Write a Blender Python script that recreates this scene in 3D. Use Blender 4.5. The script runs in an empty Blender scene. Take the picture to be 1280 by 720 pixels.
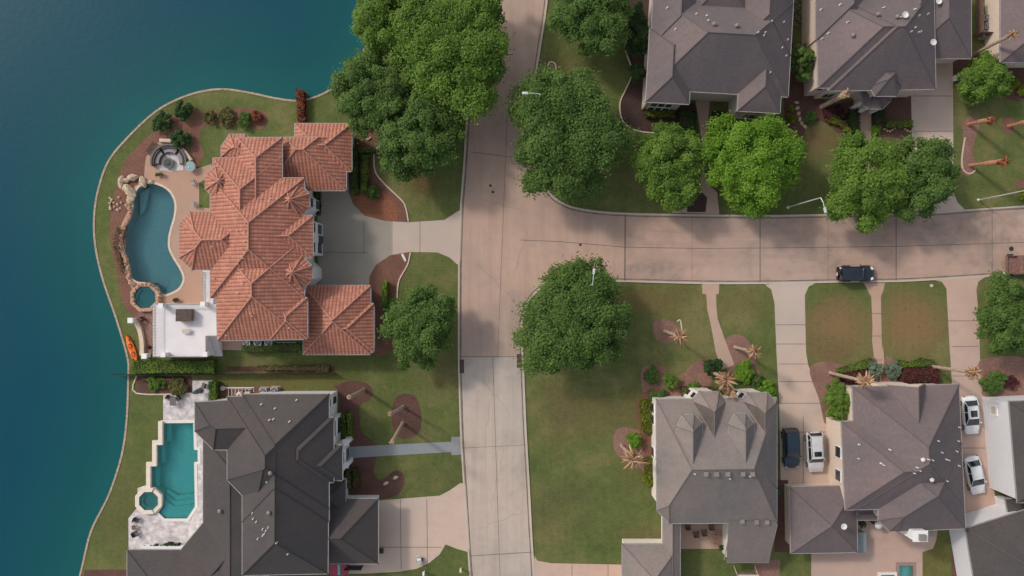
import bpy, math, random
import numpy as np
from mathutils import Vector, Matrix
from mathutils.geometry import tessellate_polygon, delaunay_2d_cdt
random.seed(7)
C = bpy.context.scene.collection
R = math.radians
HC = 95.0      # camera height in metres
F = 960.0      # focal length in photo pixels

def W(px, py, z=0.0):
    k = (HC - z) / F
    return Vector(((px - 640) * k, (360 - py) * k, z))
def P2(pts, z=0.0):
    return [(lambda w: (w.x, w.y))(W(a, b, z)) for a, b in pts]

# ------------------------------------------------------------ materials
MATS = {}
def _new(name):
    m = bpy.data.materials.new(name); m.use_nodes = True
    nt = m.node_tree; b = nt.nodes['Principled BSDF']
    return m, nt, b
def N(nt, t, **kw):
    n = nt.nodes.new(t)
    for k, v in kw.items():
        if k in n.inputs: n.inputs[k].default_value = v
        else: setattr(n, k, v)
    return n
def noise(nt, vec, scale, detail=4, rough=0.55):
    n = N(nt, 'ShaderNodeTexNoise'); n.inputs['Scale'].default_value = scale
    n.inputs['Detail'].default_value = detail; n.inputs['Roughness'].default_value = rough
    nt.links.new(vec, n.inputs['Vector']); return n.outputs['Fac']
def ramp(nt, fac, stops):
    r = N(nt, 'ShaderNodeValToRGB'); e = r.color_ramp.elements
    while len(e) < len(stops): e.new(0.5)
    for i, (p, c) in enumerate(stops):
        e[i].position = p; e[i].color = (c[0], c[1], c[2], 1)
    nt.links.new(fac, r.inputs['Fac']); return r.outputs['Color']
def mixc(nt, fac, a, b, mode='MIX'):
    m = N(nt, 'ShaderNodeMix', data_type='RGBA', blend_type=mode)
    for i, v in ((0, fac), (6, a), (7, b)):
        if isinstance(v, (int, float)): m.inputs[i].default_value = v
        elif isinstance(v, tuple): m.inputs[i].default_value = (v[0], v[1], v[2], 1)
        else: nt.links.new(v, m.inputs[i])
    return m.outputs[2]
def mth(nt, op, a, b=0.0, clamp=False):
    m = N(nt, 'ShaderNodeMath', operation=op, use_clamp=clamp)
    for i, v in ((0, a), (1, b)):
        if isinstance(v, (int, float)): m.inputs[i].default_value = v
        else: nt.links.new(v, m.inputs[i])
    return m.outputs[0]
def vec_of(nt, kind='Object'):
    return N(nt, 'ShaderNodeTexCoord').outputs[kind]
def bump(nt, b, h, strength=0.3, dist=0.05):
    n = N(nt, 'ShaderNodeBump'); n.inputs['Strength'].default_value = strength
    n.inputs['Distance'].default_value = dist
    nt.links.new(h, n.inputs['Height']); nt.links.new(n.outputs['Normal'], b.inputs['Normal'])
def sc(c, k): return tuple(x * k for x in c)

def m_plain(name, col, rough=0.6, metal=0.0, var=0.12, scale=3.0, bmp=0.0, spec=0.4):
    m, nt, b = _new(name); v = vec_of(nt)
    f = noise(nt, v, scale, 3)
    c = ramp(nt, f, [(0.3, sc(col, 1 - var)), (0.7, sc(col, 1 + var))])
    nt.links.new(c, b.inputs['Base Color'])
    b.inputs['Roughness'].default_value = rough; b.inputs['Metallic'].default_value = metal
    b.inputs['Specular IOR Level'].default_value = spec
    if bmp: bump(nt, b, f, bmp)
    return m
def m_concrete(name, col, stain=(0.16, 0.14, 0.12), amount=0.35, streak=None):
    m, nt, b = _new(name); v = vec_of(nt)
    big = noise(nt, v, 0.09, 4, 0.6); mid = noise(nt, v, 0.6, 6, 0.65); fine = noise(nt, v, 9.0, 4, 0.7)
    c = ramp(nt, mid, [(0.25, sc(col, 0.86)), (0.55, col), (0.8, sc(col, 1.10))])
    pk = ramp(nt, noise(nt, v, 0.05, 3), [(0.40, (1.03, 0.98, 0.95)), (0.62, (0.97, 1.0, 1.02))])
    c = mixc(nt, 1.0, c, pk, 'MULTIPLY')
    st = ramp(nt, mth(nt, 'ADD', mth(nt, 'MULTIPLY', big, 0.6), mth(nt, 'MULTIPLY', mid, 0.4)), [(0.47, (0, 0, 0)), (0.62, (1, 1, 1))])
    c = mixc(nt, mth(nt, 'MULTIPLY', st, amount), c, stain)
    c = mixc(nt, mth(nt, 'MULTIPLY', ramp(nt, fine, [(0.35, (0, 0, 0)), (0.75, (1, 1, 1))]), 0.14), c, sc(col, 0.6))
    if streak:    # tyre tracks / run-off along a direction
        mp = N(nt, 'ShaderNodeMapping'); nt.links.new(v, mp.inputs['Vector'])
        mp.inputs['Scale'].default_value = streak
        s = ramp(nt, noise(nt, mp.outputs[0], 1.0, 4, 0.6), [(0.42, (0, 0, 0)), (0.7, (1, 1, 1))])
        c = mixc(nt, mth(nt, 'MULTIPLY', s, 0.32), c, sc(col, 0.55))
    nt.links.new(c, b.inputs['Base Color']); b.inputs['Roughness'].default_value = 0.88
    bump(nt, b, fine, 0.15, 0.02); return m
def m_mulch(name, col):
    m, nt, b = _new(name); v = vec_of(nt)
    f = noise(nt, v, 6.0, 6, 0.75); g = noise(nt, v, 0.5, 4)
    c = ramp(nt, f, [(0.3, sc(col, 0.45)), (0.5, col), (0.72, sc(col, 1.75))])
    c = mixc(nt, ramp(nt, g, [(0.4, (0, 0, 0)), (0.7, (.6, .6, .6))]), c, sc(col, 0.6))
    nt.links.new(c, b.inputs['Base Color']); b.inputs['Roughness'].default_value = 0.95
    bump(nt, b, f, 0.9, 0.08); return m
def m_shingle(name, col, warm=(1.06, 0.98, 0.97)):
    m, nt, b = _new(name); uv = vec_of(nt, 'UV'); v = vec_of(nt)
    br = N(nt, 'ShaderNodeTexBrick'); nt.links.new(uv, br.inputs['Vector'])
    br.inputs['Scale'].default_value = 1.0; br.inputs['Brick Width'].default_value = 0.33
    br.inputs['Row Height'].default_value = 0.16; br.inputs['Mortar Size'].default_value = 0.012
    br.inputs['Color1'].default_value = (*sc(col, 0.92), 1); br.inputs['Color2'].default_value = (*sc(col, 1.08), 1)
    br.inputs['Mortar'].default_value = (*sc(col, 0.78), 1)
    c = mixc(nt, 1.0, br.outputs['Color'], ramp(nt, noise(nt, v, 0.16, 4, 0.6), [(0.35, (0.88, 0.9, 0.93)), (0.65, sc(warm, 1.08))]), 'MULTIPLY')
    mp = N(nt, 'ShaderNodeMapping'); nt.links.new(uv, mp.inputs['Vector']); mp.inputs['Scale'].default_value = (1.1, 0.12, 1)
    c = mixc(nt, 1.0, c, ramp(nt, noise(nt, mp.outputs[0], 1.0, 5, 0.65), [(0.3, (0.92, 0.92, 0.93)), (0.7, (1.06, 1.05, 1.04))]), 'MULTIPLY')
    c = mixc(nt, 1.0, c, ramp(nt, noise(nt, v, 14, 3, 0.7), [(0.3, (0.92, 0.92, 0.92)), (0.7, (1.08, 1.08, 1.08))]), 'MULTIPLY')
    nt.links.new(c, b.inputs['Base Color']); b.inputs['Roughness'].default_value = 0.9
    bump(nt, b, br.outputs['Fac'], 0.15, -0.01); return m
def m_tile(name, col):
    m, nt, b = _new(name); uv = vec_of(nt, 'UV'); v = vec_of(nt)
    sep = N(nt, 'ShaderNodeSeparateXYZ'); nt.links.new(uv, sep.inputs[0])
    u, w = sep.outputs['X'], sep.outputs['Y']
    PU, PV = 0.43, 0.43
    s = mth(nt, 'SINE', mth(nt, 'MULTIPLY', u, 2 * math.pi / PU))
    pr = mth(nt, 'MULTIPLY', mth(nt, 'ADD', s, 1.0), 0.5)
    saw = mth(nt, 'FRACT', mth(nt, 'DIVIDE', w, PV))
    h = mth(nt, 'ADD', mth(nt, 'MULTIPLY', pr, 0.038), mth(nt, 'MULTIPLY', mth(nt, 'SUBTRACT', 1.0, saw), 0.03))
    # per-tile colour
    cell = N(nt, 'ShaderNodeCombineXYZ')
    nt.links.new(mth(nt, 'FLOOR', mth(nt, 'DIVIDE', u, PU)), cell.inputs[0]); nt.links.new(mth(nt, 'FLOOR', mth(nt, 'DIVIDE', w, PV)), cell.inputs[1])
    wn = N(nt, 'ShaderNodeTexWhiteNoise'); nt.links.new(cell.outputs[0], wn.inputs['Vector'])
    c = ramp(nt, wn.outputs['Value'], [(0.0, sc(col, 0.9)), (0.5, col), (1.0, (col[0] * 1.15, col[1] * 1.25, col[2] * 1.25))])
    c = mixc(nt, 1.0, c, ramp(nt, noise(nt, v, 0.25, 4), [(0.35, (0.88, 0.86, 0.86)), (0.65, (1.08, 1.08, 1.08))]), 'MULTIPLY')
    # colour darkened in the pans and at each course's lap
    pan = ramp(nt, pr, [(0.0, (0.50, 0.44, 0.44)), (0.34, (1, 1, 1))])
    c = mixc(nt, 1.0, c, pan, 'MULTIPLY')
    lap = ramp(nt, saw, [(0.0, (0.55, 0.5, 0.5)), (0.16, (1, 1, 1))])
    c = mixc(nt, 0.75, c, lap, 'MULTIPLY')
    nt.links.new(c, b.inputs['Base Color']); b.inputs['Roughness'].default_value = 0.75
    bump(nt, b, h, 1.0, 1.0); return m
def m_leaf(name, dark, light, trans=0.4, rough=0.6):
    m, nt, b = _new(name)
    a = N(nt, 'ShaderNodeAttribute', attribute_name='tone'); 
    c = ramp(nt, a.outputs['Fac'], [(0.0, dark), (1.0, light)])
    nt.links.new(c, b.inputs['Base Color']); b.inputs['Roughness'].default_value = rough
    b.inputs['Specular IOR Level'].default_value = 0.25
    tr = N(nt, 'ShaderNodeBsdfTranslucent'); nt.links.new(c, tr.inputs['Color'])
    mx = N(nt, 'ShaderNodeMixShader'); mx.inputs[0].default_value = trans
    nt.links.new(b.outputs[0], mx.inputs[1]); nt.links.new(tr.outputs[0], mx.inputs[2])
    nt.links.new(mx.outputs[0], nt.nodes['Material Output'].inputs['Surface']); return m
def m_poolwater(name, tint):
    m, nt, b = _new(name); nt.nodes.remove(b); v = vec_of(nt)
    t = N(nt, 'ShaderNodeBsdfTransparent'); t.inputs['Color'].default_value = (*tint, 1)
    g = N(nt, 'ShaderNodeBsdfGlossy'); g.inputs['Roughness'].default_value = 0.08
    fr = N(nt, 'ShaderNodeFresnel'); fr.inputs['IOR'].default_value = 1.33
    bp = N(nt, 'ShaderNodeBump'); bp.inputs['Strength'].default_value = 0.15; bp.inputs['Distance'].default_value = 0.03
    nt.links.new(noise(nt, v, 2.5, 3), bp.inputs['Height'])
    nt.links.new(bp.outputs[0], g.inputs['Normal']); nt.links.new(bp.outputs[0], fr.inputs['Normal'])
    mx = N(nt, 'ShaderNodeMixShader'); nt.links.new(fr.outputs[0], mx.inputs[0])
    nt.links.new(t.outputs[0], mx.inputs[1]); nt.links.new(g.outputs[0], mx.inputs[2])
    nt.links.new(mx.outputs[0], nt.nodes['Material Output'].inputs['Surface']); return m
def m_lake():
    m, nt, b = _new('lake_water'); v = vec_of(nt)
    a = N(nt, 'ShaderNodeAttribute', attribute_name='shore')   # metres of open water from the bank: how deep it is
    n = noise(nt, v, 0.05, 3)
    f = mth(nt, 'ADD', a.outputs['Fac'], mth(nt, 'MULTIPLY', mth(nt, 'SUBTRACT', n, 0.5), 0.12))
    c = ramp(nt, f, [(0.0, (0.007, 0.090, 0.092)), (0.09, (0.005, 0.072, 0.083)), (0.28, (0.003, 0.056, 0.084)), (1.0, (0.001, 0.044, 0.082))])
    nt.links.new(c, b.inputs['Base Color']); b.inputs['Roughness'].default_value = 0.12
    b.inputs['IOR'].default_value = 1.33; b.inputs['Specular IOR Level'].default_value = 0.35
    bump(nt, b, noise(nt, v, 1.6, 5, 0.6), 0.12, 0.12); return m
def m_grass(name, cols, patches):
    m, nt, b = _new(name); v = vec_of(nt)
    big = noise(nt, v, 0.06, 4, 0.6); mid = noise(nt, v, 0.3, 7, 0.72); fine = noise(nt, v, 7.0, 5, 0.75)
    f = mth(nt, 'ADD', mth(nt, 'MULTIPLY', big, 0.5), mth(nt, 'MULTIPLY', mid, 0.5))
    c = ramp(nt, f, [(0.38, cols[0]), (0.5, cols[1]), (0.60, cols[2])])
    sep = N(nt, 'ShaderNodeSeparateXYZ'); nt.links.new(v, sep.inputs[0])
    for (px, py, rx, ry, amt, col) in patches:      # worn / dry places in the lawn
        w = W(px, py)
        dx = mth(nt, 'DIVIDE', mth(nt, 'SUBTRACT', sep.outputs[0], w.x), rx); dy = mth(nt, 'DIVIDE', mth(nt, 'SUBTRACT', sep.outputs[1], w.y), ry)
        d = mth(nt, 'SQRT', mth(nt, 'ADD', mth(nt, 'MULTIPLY', dx, dx), mth(nt, 'MULTIPLY', dy, dy)))
        d = mth(nt, 'ADD', d, mth(nt, 'MULTIPLY', mth(nt, 'SUBTRACT', mid, 0.5), 2.6))
        k = mth(nt, 'MULTIPLY', mth(nt, 'SUBTRACT', 1.35, d, clamp=True), min(1.0, amt * 1.25), clamp=True)
        c = mixc(nt, k, c, col)
    mot = noise(nt, v, 1.7, 6, 0.75)
    c = mixc(nt, mth(nt, 'MULTIPLY', ramp(nt, mot, [(0.50, (0, 0, 0)), (0.66, (1, 1, 1))]), 0.42), c, (0.165, 0.145, 0.07))
    c = mixc(nt, mth(nt, 'MULTIPLY', ramp(nt, mot, [(0.34, (1, 1, 1)), (0.46, (0, 0, 0))]), 0.45), c, (0.055, 0.085, 0.024))
    # mower stripes, faint
    wv = N(nt, 'ShaderNodeTexWave'); wv.bands_direction = 'X'; wv.inputs['Scale'].default_value = 0.33
    wv.inputs['Distortion'].default_value = 2.0; wv.inputs['Detail'].default_value = 2; nt.links.new(v, wv.inputs['Vector'])
    c = mixc(nt, 1.0, c, ramp(nt, wv.outputs['Fac'], [(0.2, (0.985, 0.985, 0.985)), (0.8, (1.015, 1.01, 1.015))]), 'MULTIPLY')
    c = mixc(nt, 1.0, c, ramp(nt, fine, [(0.3, (0.66, 0.68, 0.64)), (0.7, (1.34, 1.3, 1.28))]), 'MULTIPLY')
    nt.links.new(c, b.inputs['Base Color']); b.inputs['Roughness'].default_value = 0.95
    b.inputs['Specular IOR Level'].default_value = 0.15
    bump(nt, b, fine, 0.8, 0.08); return m

# ------------------------------------------------------------ mesh builder
class MB:
    def __init__(s): s.v = []; s.f = []; s.uv = {}
    def poly(s, pts, uv=None):
        i = len(s.v); s.v += [tuple(p) for p in pts]; s.f.append(list(range(i, i + len(pts))))
        if uv: s.uv[len(s.f) - 1] = uv
    def prism(s, xy, z0, z1, bottom=True):
        n = len(xy); i = len(s.v)
        a = sum(xy[k][0] * xy[(k + 1) % n][1] - xy[(k + 1) % n][0] * xy[k][1] for k in range(n))
        if a < 0: xy = xy[::-1]
        s.v += [(x, y, z0) for x, y in xy] + [(x, y, z1) for x, y in xy]
        for k in range(n):
            j = (k + 1) % n; s.f.append([i + k, i + j, i + n + j, i + n + k])
        tr = tessellate_polygon([[Vector((x, y, 0)) for x, y in xy]])
        for t in tr:
            p = [xy[q] for q in t]
            ar = (p[1][0] - p[0][0]) * (p[2][1] - p[0][1]) - (p[2][0] - p[0][0]) * (p[1][1] - p[0][1])
            t = list(t) if ar > 0 else list(t)[::-1]
            s.f.append([i + n + q for q in t])
            if bottom: s.f.append([i + q for q in t[::-1]])
        return s
    def box(s, c, d, rz=0.0, mat=None):
        hx, hy, hz = d[0] / 2, d[1] / 2, d[2] / 2; i = len(s.v)
        M = Matrix.Rotation(rz, 4, 'Z')
        for x, y, z in ((-1,-1,-1),(1,-1,-1),(1,1,-1),(-1,1,-1),(-1,-1,1),(1,-1,1),(1,1,1),(-1,1,1)):
            p = Vector((x * hx, y * hy, z * hz))
            if mat: p = mat @ p
            p = M @ p + Vector(c); s.v.append(tuple(p))
        for f in ((3,2,1,0),(4,5,6,7),(0,1,5,4),(1,2,6,5),(2,3,7,6),(3,0,4,7)): s.f.append([i + k for k in f])
        return s
    def tube(s, pts, rs, n=8, cap=True):
        pts = [Vector(p) for p in pts]
        if isinstance(rs, (int, float)): rs = [rs] * len(pts)
        i0 = len(s.v); 
        for k, p in enumerate(pts):
            d = (pts[min(k + 1, len(pts) - 1)] - pts[max(k - 1, 0)])
            d = d.normalized() if d.length > 1e-9 else Vector((0, 0, 1))
            a = d.cross(Vector((0, 0, 1)) if abs(d.z) < 0.9 else Vector((1, 0, 0))).normalized(); b = d.cross(a)
            for q in range(n):
                t = 2 * math.pi * q / n; s.v.append(tuple(p + (a * math.cos(t) + b * math.sin(t)) * rs[k]))
        for k in range(len(pts) - 1):
            for q in range(n):
                r = (q + 1) % n; s.f.append([i0 + k * n + q, i0 + k * n + r, i0 + (k + 1) * n + r, i0 + (k + 1) * n + q])
        if cap:
            s.f.append([i0 + q for q in range(n)][::-1]); s.f.append([i0 + (len(pts) - 1) * n + q for q in range(n)])
        return s
    def lathe(s, c, prof, n=16, sx=1, sy=1):
        i0 = len(s.v)
        for r, z in prof:
            for q in range(n):
                t = 2 * math.pi * q / n; s.v.append((c[0] + r * sx * math.cos(t), c[1] + r * sy * math.sin(t), c[2] + z))
        for k in range(len(prof) - 1):
            for q in range(n):
                r = (q + 1) % n; s.f.append([i0 + k * n + q, i0 + k * n + r, i0 + (k + 1) * n + r, i0 + (k + 1) * n + q])
        s.f.append([i0 + q for q in range(n)][::-1]); s.f.append([i0 + (len(prof) - 1) * n + q for q in range(n)])
        return s
    def strip(s, pts, w, z0, z1, closed=False):
        """a kerb-like strip of width w along a 2d polyline"""
        n = len(pts); L, Rr = [], []
        for k in range(n):
            a = Vector(pts[(k - 1) % n] if (closed or k > 0) else pts[k]); b = Vector(pts[(k + 1) % n] if (closed or k < n - 1) else pts[k])
            d = (b - a); d = d.normalized() if d.length > 0 else Vector((1, 0)); nrm = Vector((-d.y, d.x)); p = Vector(pts[k])
            L.append(p + nrm * w / 2); Rr.append(p - nrm * w / 2)
        i = len(s.v)
        for k in range(n): s.v += [(L[k].x, L[k].y, z0), (L[k].x, L[k].y, z1), (Rr[k].x, Rr[k].y, z1), (Rr[k].x, Rr[k].y, z0)]
        for k in range(n if closed else n - 1):
            a = i + 4 * k; b = i + 4 * ((k + 1) % n)
            for u, v in ((0, 1), (1, 2), (2, 3)): s.f.append([a + u, a + v, b + v, b + u])
        if not closed: s.f.append([i, i + 1, i + 2, i + 3]); e = i + 4 * (n - 1); s.f.append([e + 3, e + 2, e + 1, e])
        return s
    def build(s, name, mat, parent=None, smooth=False, origin=None):
        off = Vector((0, 0, 0))
        if parent is not None:
            off = world_loc(parent)
        elif origin is not None: off = Vector(origin)
        me = bpy.data.meshes.new(name)
        me.from_pydata([(x - off.x, y - off.y, z - off.z) for x, y, z in s.v], [], s.f)
        if s.uv:
            ul = me.uv_layers.new(name='UVMap')
            for fi, uv in s.uv.items():
                p = me.polygons[fi]
                for k, li in enumerate(p.loop_indices): ul.data[li].uv = uv[k]
        if isinstance(mat, (list, tuple)):
            for q in mat: me.materials.append(q)
        else: me.materials.append(mat)
        if smooth: me.polygons.foreach_set('use_smooth', [True] * len(me.polygons))
        me.update()
        o = bpy.data.objects.new(name, me); C.objects.link(o)
        if parent is not None: o.parent = parent
        elif origin is not None: o.location = off
        return o
def world_loc(o):
    p = Vector((0, 0, 0))
    while o is not None: p += o.location; o = o.parent
    return p
def tag(o, label=None, cat=None, group=None, kind=None):
    if label: o['label'] = label
    if cat: o['category'] = cat
    if group: o['group'] = group
    if kind: o['kind'] = kind
    return o
def thing(name, loc, label, cat, group=None):
    o = bpy.data.objects.new(name, None); C.objects.link(o); o.location = loc; o.empty_display_size = 0.3
    return tag(o, label, cat, group)
def children(o): return [c for c in bpy.data.objects if c.parent == o]
def copy_tree(o, parent=None):
    c = o.copy(); C.objects.link(c); c.parent = parent
    for ch in children(o): copy_tree(ch, c)
    return c
def inset(xy, d):
    """move every edge of a polygon inwards by d (negative: outwards), mitred"""
    n = len(xy); a = sum(xy[k][0] * xy[(k + 1) % n][1] - xy[(k + 1) % n][0] * xy[k][1] for k in range(n))
    if a < 0: return inset(xy[::-1], d)[::-1]
    out = []
    for k in range(n):
        p0, p1, p2 = Vector(xy[k - 1]), Vector(xy[k]), Vector(xy[(k + 1) % n])
        d1 = (p1 - p0).normalized(); d2 = (p2 - p1).normalized()
        n1 = Vector((-d1.y, d1.x)); n2 = Vector((-d2.y, d2.x)); m = n1 + n2
        den = 1 + n1.dot(n2)
        m = m / max(den, 0.25); q = p1 + m * d; out.append((q.x, q.y))
    return out
def smoothpoly(pts, closed=True, k=6):
    out = []; n = len(pts)
    rng = range(n) if closed else range(n - 1)
    for i in rng:
        g = (lambda j: Vector(pts[j % n])) if closed else (lambda j: Vector(pts[max(0, min(n - 1, j))]))
        p0, p1, p2, p3 = g(i - 1), g(i), g(i + 1), g(i + 2)
        for q in range(k):
            t = q / k
            v = 0.5 * ((2 * p1) + (-p0 + p2) * t + (2 * p0 - 5 * p1 + 4 * p2 - p3) * t * t + (-p0 + 3 * p1 - 3 * p2 + p3) * t ** 3)
            out.append((v.x, v.y))
    if not closed: out.append(tuple(pts[-1]))
    return out
def sheet(name, px, z, mat, holes=(), smooth=False, kind='structure', label=None, cat=None):
    xy = P2(px)
    if smooth: xy = smoothpoly(xy)
    loops = [[Vector((x, y, 0)) for x, y in xy]] + [[Vector((x, y, 0)) for x, y in h] for h in holes]
    flat = [p for l in loops for p in l]; mb = MB(); mb.v = [(p.x, p.y, z) for p in flat]
    for t in tessellate_polygon(loops):
        p = [flat[q] for q in t]; ar = (p[1].x - p[0].x) * (p[2].y - p[0].y) - (p[2].x - p[0].x) * (p[1].y - p[0].y)
        if abs(ar) < 1e-9: continue
        mb.f.append(list(t) if ar > 0 else list(t)[::-1])
    o = mb.build(name, mat)
    return tag(o, label, cat, None, kind)
# ------------------------------------------------------------ palette
GR_PATCH = [
 (1048, 408, 4.2, 3.6, 0.95, (0.21, 0.135, 0.07)), (1140, 402, 4.0, 3.8, 0.95, (0.215, 0.135, 0.07)), (1030, 440, 4.0, 2.0, 0.80, (0.16, 0.115, 0.055)),
 (820, 375, 5.0, 2.2, 0.75, (0.14, 0.11, 0.045)), (930, 380, 3.6, 2.0, 0.4, (0.13, 0.11, 0.045)), (735, 515, 6.5, 3.5, 0.45, (0.13, 0.105, 0.05)),
 (795, 550, 2.5, 6.0, 0.45, (0.14, 0.11, 0.05)), (700, 520, 2.0, 5.0, 0.35, (0.13, 0.10, 0.05)), (690, 640, 5.0, 4.0, 0.3, (0.12, 0.10, 0.05)),
 (820, 668, 5.0, 1.2, 0.5, (0.13, 0.11, 0.05)), (150, 640, 3.0, 7.0, 0.4, (0.125, 0.115, 0.05)), (360, 478, 9.0, 2.0, 0.55, (0.14, 0.12, 0.04)),
 (560, 470, 3.5, 3.0, 0.4, (0.14, 0.11, 0.05)), (1020, 175, 4.0, 2.4, 0.7, (0.17, 0.12, 0.06)), (530, 230, 1.8, 1.8, 0.6, (0.12, 0.07, 0.035)),
 (545, 600, 4.0, 1.6, 0.3, (0.12, 0.11, 0.05)), (700, 85, 4.0, 2.0, 0.35, (0.12, 0.09, 0.045)), (1165, 700, 3.0, 3.0, 0.55, (0.14, 0.12, 0.04)), (190, 130, 3, 8, 0.25, (0.12, 0.11, 0.05))]
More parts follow.
